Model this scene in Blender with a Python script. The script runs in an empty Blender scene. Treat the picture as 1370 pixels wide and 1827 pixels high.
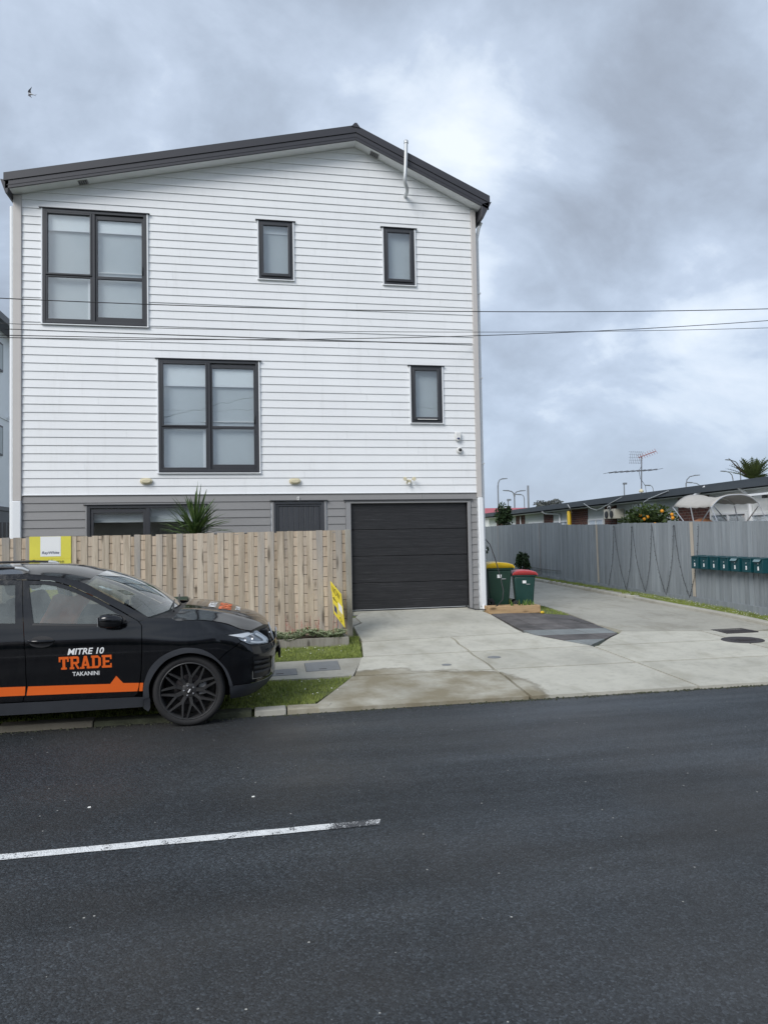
import bpy, bmesh, math, random
from mathutils import Vector, Matrix
from mathutils.geometry import delaunay_2d_cdt
random.seed(11)
SC = bpy.context.scene
COL = SC.collection
rad = math.radians

# ------------------------------------------------------------------ camera, sky, sun, exposure
def setup():
    cd = bpy.data.cameras.new('camera'); cam = bpy.data.objects.new('camera', cd); COL.objects.link(cam)
    yaw, pitch, roll = rad(10.552), rad(2.099), rad(-1.056)
    f = Vector((math.sin(yaw)*math.cos(pitch), math.cos(yaw)*math.cos(pitch), math.sin(pitch)))
    r = Vector((math.cos(yaw), -math.sin(yaw), 0)); u = r.cross(f)
    r2 = math.cos(roll)*r + math.sin(roll)*u; u2 = -math.sin(roll)*r + math.cos(roll)*u
    m = Matrix((r2, u2, -f)).transposed().to_4x4(); m.translation = (0, 0, 1.9)
    cam.matrix_world = m
    cd.sensor_fit = 'VERTICAL'; cd.sensor_height = 36.0; cd.sensor_width = 27.0
    cd.lens = 1260/1827*36; cd.clip_start = .05; cd.clip_end = 3000
    SC.camera = cam
    w = bpy.data.worlds.new('World'); SC.world = w; w.use_nodes = True
    t = w.node_tree; n = t.nodes; L = t.links
    bg = n['Background']; bg.inputs['Strength'].default_value = .1
    sky = n.new('ShaderNodeTexSky'); sky.sky_type = 'NISHITA'; sky.sun_disc = False
    sky.sun_elevation = rad(SUN_EL); sky.sun_rotation = rad(SUN_AZ); sky.air_density = 1.0; sky.dust_density = 2.0
    tc = n.new('ShaderNodeTexCoord'); sp = n.new('ShaderNodeSeparateXYZ'); L.new(tc.outputs['Generated'], sp.inputs[0])
    def M(op, a, b=None, c=None):
        k = n.new('ShaderNodeMath'); k.operation = op
        for i, x in enumerate((a, b, c)):
            if x is None: continue
            if isinstance(x, (int, float)): k.inputs[i].default_value = x
            else: L.new(x, k.inputs[i])
        return k.outputs[0]
    az = M('MAXIMUM', sp.outputs[2], 0.0); den = M('ADD', az, .60)
    px = M('DIVIDE', sp.outputs[0], den); py = M('DIVIDE', sp.outputs[1], den)
    cb = n.new('ShaderNodeCombineXYZ'); L.new(px, cb.inputs[0]); L.new(py, cb.inputs[1])
    sh = n.new('ShaderNodeVectorMath'); sh.operation = 'ADD'; L.new(cb.outputs[0], sh.inputs[0]); sh.inputs[1].default_value = CLOUD_SHIFT
    def noise(scale, det, rough, off, dist=0.0):
        mp = n.new('ShaderNodeMapping'); mp.inputs['Location'].default_value = off; mp.inputs['Scale'].default_value = (scale*.9, scale*1.1, 1)
        mp.inputs['Rotation'].default_value = (0, 0, rad(-20)); L.new(sh.outputs[0], mp.inputs[0])
        k = n.new('ShaderNodeTexNoise'); k.inputs['Scale'].default_value = 1; k.inputs['Detail'].default_value = det
        k.inputs['Roughness'].default_value = rough; k.inputs['Distortion'].default_value = dist; L.new(mp.outputs[0], k.inputs['Vector']); return k.outputs[0]
    big = noise(1.7, 3, .45, CLOUD_OFF1, .3); mid = noise(3.6, 6, .55, CLOUD_OFF2, .5); fine = noise(11, 7, .6, CLOUD_OFF2, .2)
    mixn = M('ADD', M('ADD', M('MULTIPLY', big, .50), M('MULTIPLY', mid, .36)), M('MULTIPLY', fine, .14))
    mixn = M('MULTIPLY_ADD', mixn, 1.42, -.232)
    cr = n.new('ShaderNodeValToRGB'); L.new(mixn, cr.inputs[0])
    e = cr.color_ramp.elements
    e[0].position = .34; e[0].color = (.205, .233, .280, 1)
    e[1].position = .70; e[1].color = (.575, .62, .68, 1)
    for p, c in ((.42, (.245, .283, .345, 1)), (.50, (.300, .352, .432, 1)), (.57, (.365, .425, .518, 1)), (.615, (.46, .52, .60, 1))):
        k = e.new(p); k.color = c
    # the low sky pales towards a bluish haze
    hz = M('POWER', M('SUBTRACT', 1.0, M('MINIMUM', M('MULTIPLY', az, 2.4), 1.0)), 2.0)
    mh = n.new('ShaderNodeMix'); mh.data_type = 'RGBA'; L.new(M('MULTIPLY', hz, .85), mh.inputs[0]); L.new(cr.outputs[0], mh.inputs[6]); mh.inputs[7].default_value = (.300, .362, .462, 1)
    sc = n.new('ShaderNodeVectorMath'); sc.operation = 'SCALE'; L.new(mh.outputs[2], sc.inputs[0]); sc.inputs['Scale'].default_value = SKY_GAIN
    mx = n.new('ShaderNodeMix'); mx.data_type = 'RGBA'; mx.inputs[0].default_value = .93
    L.new(sky.outputs[0], mx.inputs[6]); L.new(sc.outputs[0], mx.inputs[7]); L.new(mx.outputs[2], bg.inputs['Color'])
    sd = bpy.data.lights.new('sun', 'SUN'); sd.energy = SUN_E; sd.angle = rad(SUN_ANG); sd.color = (1, .98, .955)
    so = bpy.data.objects.new('sun', sd); COL.objects.link(so)
    a, el = rad(SUN_AZ), rad(SUN_EL)
    d = Vector((math.sin(a)*math.cos(el), math.cos(a)*math.cos(el), math.sin(el)))
    so.rotation_euler = d.to_track_quat('Z', 'Y').to_euler(); so.location = d*40
    v = SC.view_settings; v.view_transform = 'Standard'; v.look = 'None'; v.gamma = 1; v.exposure = EXPOSURE; v.use_curve_mapping = False
    SC.render.engine = 'CYCLES'
    c = SC.cycles; c.use_denoising = True; c.max_bounces = 8; c.diffuse_bounces = 4; c.glossy_bounces = 4; c.transparent_max_bounces = 16
    c.sample_clamp_indirect = 4
SUN_AZ, SUN_EL, SUN_E, SUN_ANG = 226.0, 37.0, 1.5, 32.0      # thin cloud in front of the sun, behind the photographer
EXPOSURE = .84
SKY_GAIN = 9.3
CLOUD_OFF1 = (13.737, 2.510, 0); CLOUD_OFF2 = (5.853, 27.997, 0); CLOUD_SHIFT = (-.21, .17, 0)
setup()

# ------------------------------------------------------------------ node helper and materials
class NT:
    def __init__(s, name):
        s.m = bpy.data.materials.new(name); s.m.use_nodes = True; s.t = s.m.node_tree
        s.b = s.t.nodes['Principled BSDF']; s.out = s.t.nodes['Material Output']
    def new(s, typ, ins={}, **props):
        k = s.t.nodes.new('ShaderNode'+typ)
        for a, b in props.items(): setattr(k, a, b)
        for a, b in ins.items():
            if isinstance(b, bpy.types.NodeSocket): s.t.links.new(b, k.inputs[a])
            else: k.inputs[a].default_value = b
        return k
    def set(s, **kw):
        for a, b in kw.items():
            a = a.replace('_', ' ')
            if isinstance(b, bpy.types.NodeSocket): s.t.links.new(b, s.b.inputs[a])
            else: s.b.inputs[a].default_value = b
    def coord(s, scale=(1, 1, 1), rnd=0.0, loc=(0, 0, 0)):
        tc = s.new('TexCoord'); v = tc.outputs['Object']
        if rnd:
            oi = s.new('ObjectInfo'); sc = s.new('VectorMath', {0: v}, operation='ADD'); cm = s.new('Math', {0: oi.outputs['Random'], 1: rnd}, operation='MULTIPLY')
            s.t.links.new(cm.outputs[0], sc.inputs[1]); v = sc.outputs[0]
        return s.new('Mapping', {'Vector': v, 'Scale': scale, 'Location': loc}).outputs[0]
    def noise(s, vec, scale, det=4, rough=.55, dist=0):
        return s.new('TexNoise', {'Vector': vec, 'Scale': scale, 'Detail': det, 'Roughness': rough, 'Distortion': dist}).outputs[0]
    def ramp(s, fac, *stops):
        k = s.new('ValToRGB', {0: fac}); e = k.color_ramp.elements
        while len(e) > 1: e.remove(e[-1])
        e[0].position = stops[0][0]; e[0].color = col4(stops[0][1])
        for p, c in stops[1:]: x = e.new(p); x.color = col4(c)
        return k.outputs[0]
    def mix(s, fac, a, b, blend='MIX'):
        k = s.new('Mix', {}, data_type='RGBA', blend_type=blend)
        for i, x in ((0, fac), (6, a), (7, b)):
            if isinstance(x, bpy.types.NodeSocket): s.t.links.new(x, k.inputs[i])
            else: k.inputs[i].default_value = x if i == 0 else col4(x)
        return k.outputs[2]
    def math(s, op, a, b=0.0, c=0.0): return s.new('Math', {0: a, 1: b, 2: c}, operation=op).outputs[0]
    def bump(s, h, strength=.3, dist=.01, normal=None):
        k = s.new('Bump', {'Height': h, 'Strength': strength, 'Distance': dist})
        if normal is not None: s.t.links.new(normal, k.inputs['Normal'])
        return k.outputs[0]
    def maprange(s, v, a, b, c=0.0, d=1.0): return s.new('MapRange', {0: v, 1: a, 2: b, 3: c, 4: d}).outputs[0]
def col4(c):
    if isinstance(c, (int, float)): return (c, c, c, 1)
    return tuple(c) if len(c) == 4 else (c[0], c[1], c[2], 1)
def mul(c, k): return tuple(x*k for x in c)

def pm(name, c, rough=.6, var=.08, scale=3.0, fine=60.0, bump=.0, bdist=.004, metal=0.0, spec=.5, rnd=.0, rvar=.0, stretch=(1, 1, 1), coat=0.0):
    """plain procedural surface: base colour with two scales of mottling, optional bump and per-piece shift"""
    N = NT(name); v = N.coord(stretch, 13.7 if rnd else 0)
    a = N.noise(v, scale, 4); b = N.noise(v, fine, 3)
    s = N.math('ADD', N.math('MULTIPLY', a, .65), N.math('MULTIPLY', b, .35))
    base = N.ramp(s, (.3, mul(c, 1-var)), (.7, mul(c, 1+var)))
    if rnd:
        oi = N.new('ObjectInfo'); base = N.mix(1.0, base, N.ramp(oi.outputs['Random'], (0, 1-rnd), (1, 1+rnd)), 'MULTIPLY')
    N.set(Base_Color=base, Metallic=metal, Specular_IOR_Level=spec, Coat_Weight=coat)
    N.set(Roughness=N.maprange(a, .3, .7, max(.02, rough-rvar), min(1, rough+rvar)) if rvar else rough)
    if bump: N.set(Normal=N.bump(b, bump, bdist))
    return N.m

M = {}
def mats():
    N = NT('white_board'); v = N.coord(); a = N.noise(v, 1.1, 4); st = N.noise(N.coord((3.2, 1, .35)), 2.4, 6, .65); f = N.noise(v, 38, 3)
    base = N.ramp(a, (.3, (.785, .80, .81)), (.7, (.825, .84, .85))); base = N.mix(N.maprange(st, .54, .74, 0, .22), base, (.60, .605, .59)); base = N.mix(N.maprange(f, .62, .76, 0, .15), base, (.62, .62, .60))
    oi = N.new('ObjectInfo'); base = N.mix(1.0, base, N.ramp(oi.outputs['Random'], (0, .988), (1, 1.01)), 'MULTIPLY')
    N.set(Base_Color=base, Roughness=.5, Normal=N.bump(N.noise(N.coord((1, 1, 4)), 3, 3), .25, .006)); M['white_board'] = N.m
    M['grey_board'] = pm('grey_board', (.255, .252, .252), .55, .04, 1.3, 30, .08, .002, rnd=.02)
    M['beige'] = pm('beige_trim', (.53, .505, .485), .5, .03)
    M['white'] = pm('white_paint', (.80, .82, .84), .45, .02)
    M['frame'] = pm('charcoal_aluminium', (.040, .042, .048), .42, .08)
    M['roof'] = pm('charcoal_steel', (.042, .042, .050), .45, .05)
    M['soffit'] = pm('soffit', (.76, .78, .79), .6, .02)
    M['grey_trim'] = pm('grey_trim', (.27, .27, .275), .5, .04)
    M['door'] = pm('door_paint', (.048, .052, .060), .45, .08, rnd=.05)
    M['black'] = pm('black_plastic', (.016, .016, .018), .45, .15)
    M['grey_plastic'] = pm('grey_plastic', (.038, .042, .050), .6, .15, 6, 200, .15, .001)
    M['dark'] = pm('dark_void', (.008, .008, .009), .9, .1)
    M['cream'] = pm('cream_plastic', (.66, .60, .42), .4, .03)
    M['white_plastic'] = pm('white_plastic', (.74, .74, .72), .35, .03)
    M['curtain'] = pm('pale_pane_tone', (.50, .54, .555), .8, .04, 2, 20)  # pale tone standing in for sky reflection and bright room behind house panes
    M['blind'] = pm('roller_blind', (.82, .85, .86), .8, .03, 2, 20)
    M['room'] = pm('room', (.05, .06, .065), .8, .2, 1.5, 8)
    M['galv'] = pm('galvanised', (.52, .54, .55), .4, .08, metal=.35)
    M['steel'] = pm('steel', (.30, .31, .33), .4, .1, metal=.6)
    M['yellow'] = pm('yellow_sign', (.80, .66, .045), .45, .03)
    M['yellow2'] = pm('yellow_sign_faded', (.72, .66, .085), .5, .05, 4)
    M['navy'] = pm('navy_print', (.035, .045, .12), .5, .05)
    M['ink'] = pm('ink', (.02, .02, .022), .5, .05)
    M['orange'] = pm('orange_vinyl', (.78, .135, .018), .35, .03)
    M['white_vinyl'] = pm('white_vinyl', (.85, .86, .86), .35, .02)
    M['teal'] = pm('teal_powdercoat', (.003, .052, .064), .4, .05)
    M['bin_green'] = pm('bin_green', (.014, .044, .030), .42, .12, 5, 80, rvar=.08)
    M['bin_teal'] = pm('bin_dark_green', (.012, .050, .043), .42, .12, 5, 80, rvar=.08)
    M['lid_yellow'] = pm('lid_yellow', (.68, .46, .025), .4, .05)
    M['lid_red'] = pm('lid_red', (.50, .065, .07), .4, .05)
    M['rubber'] = pm('rubber', (.014, .014, .015), .75, .2, 8, 150, .15, .002)
    M['orange_fruit'] = pm('orange_rind', (.78, .32, .015), .5, .12, 20)
    M['canvas'] = pm('canvas', (.44, .42, .385), .85, .06, 3, 120, .15, .002)
    M['tube'] = pm('bright_tube', (.60, .61, .63), .3, .05, metal=.7)
    M['lamp_grey'] = pm('lamp_reflector', (.42, .44, .46), .3, .1, metal=.5)
    M['red_roof'] = pm('red_roof', (.42, .09, .11), .6, .08)
    M['flat_white'] = pm('flat_white', (.78, .80, .79), .6, .04, 1.5)
    M['flat_green'] = pm('flat_green', (.55, .585, .56), .6, .05, 1.5)
    M['flat_roof'] = pm('flat_roof', (.055, .066, .078), .6, .08, rvar=.08)
    M['tan_board'] = pm('tan_board', (.44, .39, .325), .7, .1, 3, 40)
    M['flower_white'] = pm('flower_white', (.85, .85, .80), .6, .02)
    M['flower_red'] = pm('flower_red', (.42, .15, .12), .6, .1)
    M['flower_yellow'] = pm('flower_yellow', (.80, .52, .02), .6, .1)
    M['skin_orange'] = pm('orange_vest', (.66, .17, .05), .7, .08)
    M['seat'] = pm('seat_cloth', (.03, .03, .034), .8, .1)
    M['bird'] = pm('bird_feather', (.07, .07, .09), .7, .2)
    M['bird_belly'] = pm('bird_belly', (.62, .63, .66), .7, .1)
    M['soil'] = pm('soil', (.05, .038, .028), .95, .3, 6, 60, .5, .01)
    M['neigh_wall'] = pm('neighbour_wall', (.82, .85, .88), .6, .03, .6)
    M['copper'] = pm('antenna_red', (.30, .09, .07), .5, .1)

    # ---- glass: reflects a little more at glancing angles, otherwise lets light through
    def glass(name, tint, refl, haze=0.0, hazecol=(.5, .55, .56)):
        N = NT(name); nt = N.t
        tr = N.new('BsdfTransparent', {'Color': col4(tint)}); gl = N.new('BsdfGlossy', {'Color': col4(.95), 'Roughness': .012})
        wob = N.noise(N.coord(), 1.6, 2)
        nt.links.new(N.bump(wob, .12, .03), gl.inputs['Normal'])
        ge = N.new('NewGeometry'); dt = N.new('VectorMath', {0: ge.outputs['Incoming'], 1: ge.outputs['Normal']}, operation='DOT_PRODUCT').outputs['Value']; fr = N.math('MULTIPLY_ADD', N.math('POWER', N.math('SUBTRACT', 1.0, N.math('ABSOLUTE', dt)), 5.0), .96, .04); f = N.math('MULTIPLY', fr, refl)
        mx = N.new('MixShader', {0: N.math('MINIMUM', f, 1.0), 1: tr.outputs[0], 2: gl.outputs[0]})
        res = mx.outputs[0]
        if haze:
            df = N.new('BsdfDiffuse', {'Color': col4(hazecol)}); v = N.coord((1, 1, .55))
            p = N.maprange(N.noise(v, 3.2, 6, .65), .32, .68, haze*.55, haze*1.35)
            res = N.new('MixShader', {0: p, 1: res, 2: df.outputs[0]}).outputs[0]
        nt.links.new(res, N.out.inputs[0]); return N.m
    M['glass'] = glass('window_glass', (.95, .97, .975), 3.0)
    M['glass_plain'] = glass('plain_glass', (.93, .95, .95), 1.2)
    M['car_glass'] = glass('car_glass', (.60, .65, .64), 1.7, .30, (.30, .34, .335))
    M['screen_glass'] = glass('windscreen_glass', (.62, .70, .69), 2.4, .10, (.36, .45, .46))  # bluish haze colour stands in for sky reflected in the windscreen
    M['lens'] = glass('headlight_lens', (.93, .95, .97), 1.4)

    # ---- car paint: black, clear-coated, dusty towards the sills with dried run marks
    N = NT('black_car_paint'); v = N.coord((6, 6, 1.1)); d = N.noise(v, 4.0, 6, .6); fine = N.noise(N.coord(), 900, 1)
    dust = N.maprange(d, .42, .74, 0, .016)
    N.set(Base_Color=N.mix(dust, (.0022, .0026, .0042), (.22, .21, .20)), Roughness=N.maprange(d, .35, .7, .05, .14), Coat_Weight=.35, Coat_Roughness=.05, Specular_IOR_Level=.42)
    N.set(Normal=N.bump(fine, .012, .001)); M['paint'] = N.m

    # ---- asphalt chip seal
    N = NT('asphalt'); v = N.coord(); vb = N.coord((.10, .9, 1))
    band = N.noise(vb, 1.2, 4, .6); pat = N.noise(v, .8, 5, .6)
    vo = N.new('TexVoronoi', {'Vector': v, 'Scale': 95.0}, feature='F1'); vo2 = N.new('TexVoronoi', {'Vector': v, 'Scale': 190.0}, feature='F1')
    cellv = N.new('SeparateColor', {0: vo.outputs['Color']}).outputs[0]
    base = N.ramp(N.math('ADD', N.math('MULTIPLY', band, .6), N.math('MULTIPLY', pat, .4)), (.34, (.0130, .0156, .0175)), (.66, (.038, .0455, .0530)))
    cellc = N.ramp(cellv, (0, .35), (.5, .85), (.85, 1.4), (1, 2.4)); base = N.mix(1.0, base, cellc, 'MULTIPLY')
    wash = N.maprange(N.noise(N.coord(loc=(3, 9, 0)), .35, 4), .46, .62)          # brownish worn patches
    base = N.mix(N.math('MULTIPLY', wash, .35), base, mul((.058, .052, .045), 1.0))
    chip = N.new('TexVoronoi', {'Vector': v, 'Scale': 21.0}, feature='F1'); cc = N.new('SeparateColor', {0: chip.outputs['Color']}).outputs[0]
    spot = N.math('MULTIPLY', N.math('GREATER_THAN', cc, .965), N.math('LESS_THAN', chip.outputs['Distance'], .13))
    base = N.mix(N.math('MULTIPLY', spot, .75), base, (.50, .49, .45))  # sparse white glints, painted into the colour as pale dots
    hgt = N.math('ADD', N.math('MULTIPLY', N.math('SUBTRACT', 1.0, vo.outputs['Distance']), 1.0), N.math('MULTIPLY', N.math('SUBTRACT', 1.0, vo2.outputs['Distance']), .35))
    rs = N.maprange(band, .35, .65, .95, .35)                                     # wheel tracks worn smoother
    k = N.new('Bump', {'Height': hgt, 'Distance': .006, 'Strength': rs})
    N.set(Base_Color=base, Roughness=N.maprange(band, .35, .65, .68, .44), Specular_IOR_Level=.5, Normal=k.outputs[0]); M['asphalt'] = N.m

    # ---- road paint, worn into the chip
    N = NT('road_paint'); v = N.coord(); vo = N.new('TexVoronoi', {'Vector': v, 'Scale': 95.0}, feature='F1')
    wear = N.noise(v, 7, 6, .7); wm = N.maprange(N.math('ADD', wear, N.math('MULTIPLY', vo.outputs['Distance'], .42)), .72, .80)
    sx = N.new('SeparateXYZ', {0: N.new('TexCoord').outputs['Object']}).outputs[0]
    endw = N.maprange(sx, .47, .52, 0, .25)
    wm = N.maprange(N.math('ADD', N.math('ADD', wear, endw), N.math('MULTIPLY', vo.outputs['Distance'], .42)), .80, .90)
    N.set(Base_Color=N.mix(wm, N.ramp(N.noise(v, 30, 4), (.3, (.66, .67, .66)), (.7, (.84, .85, .84))), (.06, .062, .066)), Roughness=.7)
    N.set(Normal=N.bump(N.math('SUBTRACT', 1.0, vo.outputs['Distance']), .8, .006)); M['road_paint'] = N.m

    # ---- concrete
    def concrete(name, c, stain=True, rnd=.05):
        N = NT(name); v = N.coord(); a = N.noise(v, .9, 6, .62); b = N.noise(v, 9, 5, .65); f = N.noise(v, 170, 3); st = N.noise(N.coord((1, .55, 1), loc=(4, 2, 0)), 2.2, 6, .62, .6)
        base = N.ramp(a, (.28, mul(c, .78)), (.5, c), (.72, mul(c, 1.13)))
        base = N.mix(N.maprange(b, .50, .70, 0, .40), base, mul(c, .66)); base = N.mix(N.maprange(f, .58, .75, 0, .35), base, mul(c, .72))
        base = N.mix(N.maprange(st, .50, .68, 0, .48), base, mul((c[0], c[1]*.97, c[2]*.88), .62))
        if stain:   # the wet brown wash that spreads over the left of the crossing
            P = N.new('TexCoord').outputs['Object']; q = N.new('SeparateXYZ', {0: P}); wob = N.math('MULTIPLY_ADD', N.noise(v, 1.1, 5, .6), 1.7, -.85)
            ex = N.math('DIVIDE', N.math('SUBTRACT', q.outputs[0], 1.75), 1.75); ey = N.math('DIVIDE', N.math('SUBTRACT', q.outputs[1], 8.25), 1.25)
            r = N.math('ADD', N.math('ADD', N.math('POWER', N.math('ABSOLUTE', ex), 2.0), N.math('POWER', N.math('ABSOLUTE', ey), 2.0)), wob)
            inside = N.maprange(r, .86, .98, 1, 0); core = N.maprange(N.noise(v, 1.6, 5, .65), .36, .62, .25, 1)
            base = N.mix(N.math('MULTIPLY', N.math('MULTIPLY', inside, core), .95), base, (.225, .195, .130))
            rim = N.math('MULTIPLY', N.maprange(r, .98, .90), N.maprange(r, .74, .88)); base = N.mix(N.math('MULTIPLY', rim, .35), base, (.13, .12, .095))
        oi = N.new('ObjectInfo'); base = N.mix(1.0, base, N.ramp(oi.outputs['Random'], (0, 1-rnd), (1, 1+rnd)), 'MULTIPLY')
        N.set(Base_Color=base, Roughness=.85, Specular_IOR_Level=.3, Normal=N.bump(N.math('ADD', f, N.math('MULTIPLY', b, .6)), .25, .004)); return N.m
    M['concrete'] = concrete('concrete', (.485, .472, .408)); M['old_concrete'] = concrete('old_concrete', (.385, .372, .322), False)
    M['kerb'] = concrete('kerb_concrete', (.19, .172, .135), False); M['mossy'] = pm('mossy_kerb', (.055, .060, .036), .9, .45, 7, 50, .5, .01)
    M['paver_dark'] = pm('paver_dark', (.105, .097, .094), .8, .55, 3.2, 60, .3, .003, rnd=.18); M['paver_blue'] = pm('paver_slate', (.205, .222, .220), .7, .28, 2.2, 60, .2, .003, rnd=.08)
    M['cover'] = pm('service_cover', (.19, .20, .205), .7, .12, 4, 90, .3, .003); M['iron'] = pm('cast_iron', (.045, .040, .042), .7, .3, 8, 120, .6, .004)

    # ---- timber paling, each board its own tone, grain along its height, knots
    def timber(name, light, dark, grey, greyamt=.5, rnd=3.0, st=(1, 1, .085)):
        N = NT(name); v = N.coord(st, rnd*7.3)
        warp = N.noise(N.coord((1, 1, .25), rnd*7.3), 5, 3); g = N.noise(v, 55, 6, .6, 1.4); g2 = N.noise(v, 14, 5, .6, .8)
        base = N.ramp(g2, (.3, dark), (.62, light)); base = N.mix(N.maprange(g, .5, .72, 0, .5), base, mul(dark, .72))
        oi = N.new('ObjectInfo'); gr = N.math('MULTIPLY', N.maprange(oi.outputs['Random'], .35, .95), greyamt); pt = N.maprange(warp, .38, .66, .25, 1.0)
        base = N.mix(N.math('MULTIPLY', gr, pt), base, grey)
        kv = N.new('TexVoronoi', {'Vector': N.coord((1, 0, .34) if st[2] < 1 else (.34, 0, 1), rnd*7.3), 'Scale': 8.0}, feature='F1'); kc = N.new('SeparateColor', {0: kv.outputs['Color']}).outputs[0]
        sel = N.math('GREATER_THAN', kc, .60); ring = N.maprange(kv.outputs['Distance'], .10, .26, .85, 0)
        base = N.mix(N.math('MULTIPLY', sel, ring), base, mul(dark, .33))
        r2 = N.new('ObjectInfo'); base = N.mix(1.0, base, N.ramp(r2.outputs['Random'], (0, .74), (.25, 1.0), (.6, 1.10), (.85, .95), (1, .76)), 'MULTIPLY')
        N.set(Base_Color=base, Roughness=.85, Specular_IOR_Level=.25, Normal=N.bump(g, .35, .004)); return N.m
    M['timber'] = timber('weathered_pine', (.61, .525, .415), (.35, .285, .215), (.31, .312, .312), .95); M['timber_back'] = timber('rough_pine', (.60, .49, .375), (.38, .295, .21), (.38, .36, .335), .6)
    M['timber_post'] = timber('grey_post', (.33, .315, .275), (.235, .215, .18), (.30, .295, .27), .3); M['timber_new'] = timber('planter_pine', (.50, .345, .195), (.33, .215, .115), (.4, .33, .25), .1, 3.0, (.085, 1, 1))
    # ---- grey painted palings
    N = NT('grey_paling_paint'); v = N.coord((1, 1, .13), 9.1); a = N.noise(v, 9, 6, .65); b = N.noise(N.coord((1, 1, .4), 9.1), 3, 5, .6); f = N.noise(v, 60, 4)
    base = N.ramp(a, (.3, (.205, .230, .250)), (.7, (.285, .310, .330))); base = N.mix(N.maprange(b, .56, .72, 0, .5), base, (.135, .150, .165)); base = N.mix(N.maprange(f, .6, .72, 0, .35), base, (.11, .12, .13))
    oi = N.new('ObjectInfo'); base = N.mix(1.0, base, N.ramp(oi.outputs['Random'], (0, .90), (1, 1.14)), 'MULTIPLY')
    N.set(Base_Color=base, Roughness=.75, Specular_IOR_Level=.3, Normal=N.bump(f, .3, .003)); M['grey_paling'] = N.m

    # ---- garage door: dark embossed grain running along the door
    N = NT('garage_door'); v = N.coord((.55, 1, 9), 3.1); g = N.noise(v, 7, 6, .62, .5); s = N.noise(N.coord((.35, 1, 22), 3.1), 4, 5, .7, .4)
    base = N.ramp(g, (.3, (.012, .0122, .0138)), (.7, (.027, .0270, .0295))); base = N.mix(N.maprange(s, .58, .68, 0, .75), base, (.080, .080, .085))
    N.set(Base_Color=base, Roughness=.5, Normal=N.bump(s, .5, .004)); M['garage'] = N.m

    # ---- brick for the far flats (a course is two or three pixels there)
    N = NT('red_brick'); tcx = N.new('TexCoord').outputs['Object']; q = N.new('SeparateXYZ', {0: tcx}); cb = N.new('CombineXYZ', {0: q.outputs[1], 1: q.outputs[2], 2: 0.0})
    br = N.new('TexBrick', {'Vector': cb.outputs[0], 'Scale': 1.0, 'Color1': (.125, .042, .030, 1), 'Color2': (.072, .027, .022, 1), 'Mortar': (.17, .14, .125, 1), 'Mortar Size': .008, 'Brick Width': .23, 'Row Height': .085, 'Bias': 0.0})
    nz = N.noise(N.coord(), 12, 4); N.set(Base_Color=N.mix(1.0, br.outputs[0], N.ramp(nz, (.3, .7), (.7, 1.25)), 'MULTIPLY'), Roughness=.9, Normal=N.bump(br.outputs['Fac'], -.4, .008)); M['brick'] = N.m

    # ---- foliage
    def leaf(name, a, b, scale=9.0, rough=.55, trans=.18):
        N = NT(name); n1 = N.noise(N.coord(), scale, 3, .6); n2 = N.noise(N.coord(), scale*11, 2, .6)
        base = N.ramp(N.math('ADD', N.math('MULTIPLY', n1, .5), N.math('MULTIPLY', n2, .5)), (.36, a), (.64, b))
        N.set(Base_Color=base, Roughness=rough, Specular_IOR_Level=.35); tl = N.new('BsdfTranslucent', {'Color': base})
        N.t.links.new(N.new('MixShader', {0: trans, 1: N.b.outputs[0], 2: tl.outputs[0]}).outputs[0], N.out.inputs[0]); return N.m
    M['grass'] = leaf('grass', (.13, .185, .034), (.38, .43, .115), 5); M['turf'] = pm('turf_soil', (.115, .135, .046), .95, .45, 4, 40, .6, .02)
    M['yucca'] = leaf('yucca_leaf', (.028, .066, .020), (.125, .185, .055), 6); M['citrus'] = leaf('citrus_leaf', (.020, .042, .012), (.075, .110, .028), 7)
    M['shrub'] = leaf('shrub_leaf', (.014, .034, .014), (.055, .090, .034), 7); M['succulent'] = leaf('succulent_leaf', (.17, .22, .12), (.42, .47, .30), 14)
    M['palm'] = leaf('palm_leaf', (.040, .062, .022), (.115, .140, .050), 3); M['sprout'] = leaf('sprout_leaf', (.08, .15, .03), (.20, .30, .07), 12); M['far_tree'] = leaf('far_tree', (.10, .11, .10), (.19, .20, .20), .7)
    M['bark'] = pm('bark', (.085, .065, .05), .9, .3, 6, 50, .5, .01)
mats()

# ------------------------------------------------------------------ geometry helpers
LOCAL = set()
def thing(name, label, cat, loc=(0, 0, 0), rot=(0, 0, 0), group=None, local=False):
    o = bpy.data.objects.new(name, None); COL.objects.link(o); o.empty_display_size = .2
    o.location = loc; o.rotation_euler = rot; tag(o, label, cat, group)
    if local: LOCAL.add(o.name)
    return o
def tag(o, label=None, cat=None, group=None, kind=None):
    for k, v in (('label', label), ('category', cat), ('group', group), ('kind', kind)):
        if v: o[k] = v
    return o
def top_of(o):
    while o.parent: o = o.parent
    return o
def link(name, me, mat=None, parent=None):
    o = bpy.data.objects.new(name, me); COL.objects.link(o)
    if mat is not None and not me.materials: me.materials.append(M[mat] if isinstance(mat, str) else mat)
    if parent is not None:
        o.parent = parent
        t = top_of(parent)
        if parent is t and t.type == 'EMPTY' and t.name not in LOCAL: o.matrix_parent_inverse = Matrix.Translation(-Vector(t.location))
    return o
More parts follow.
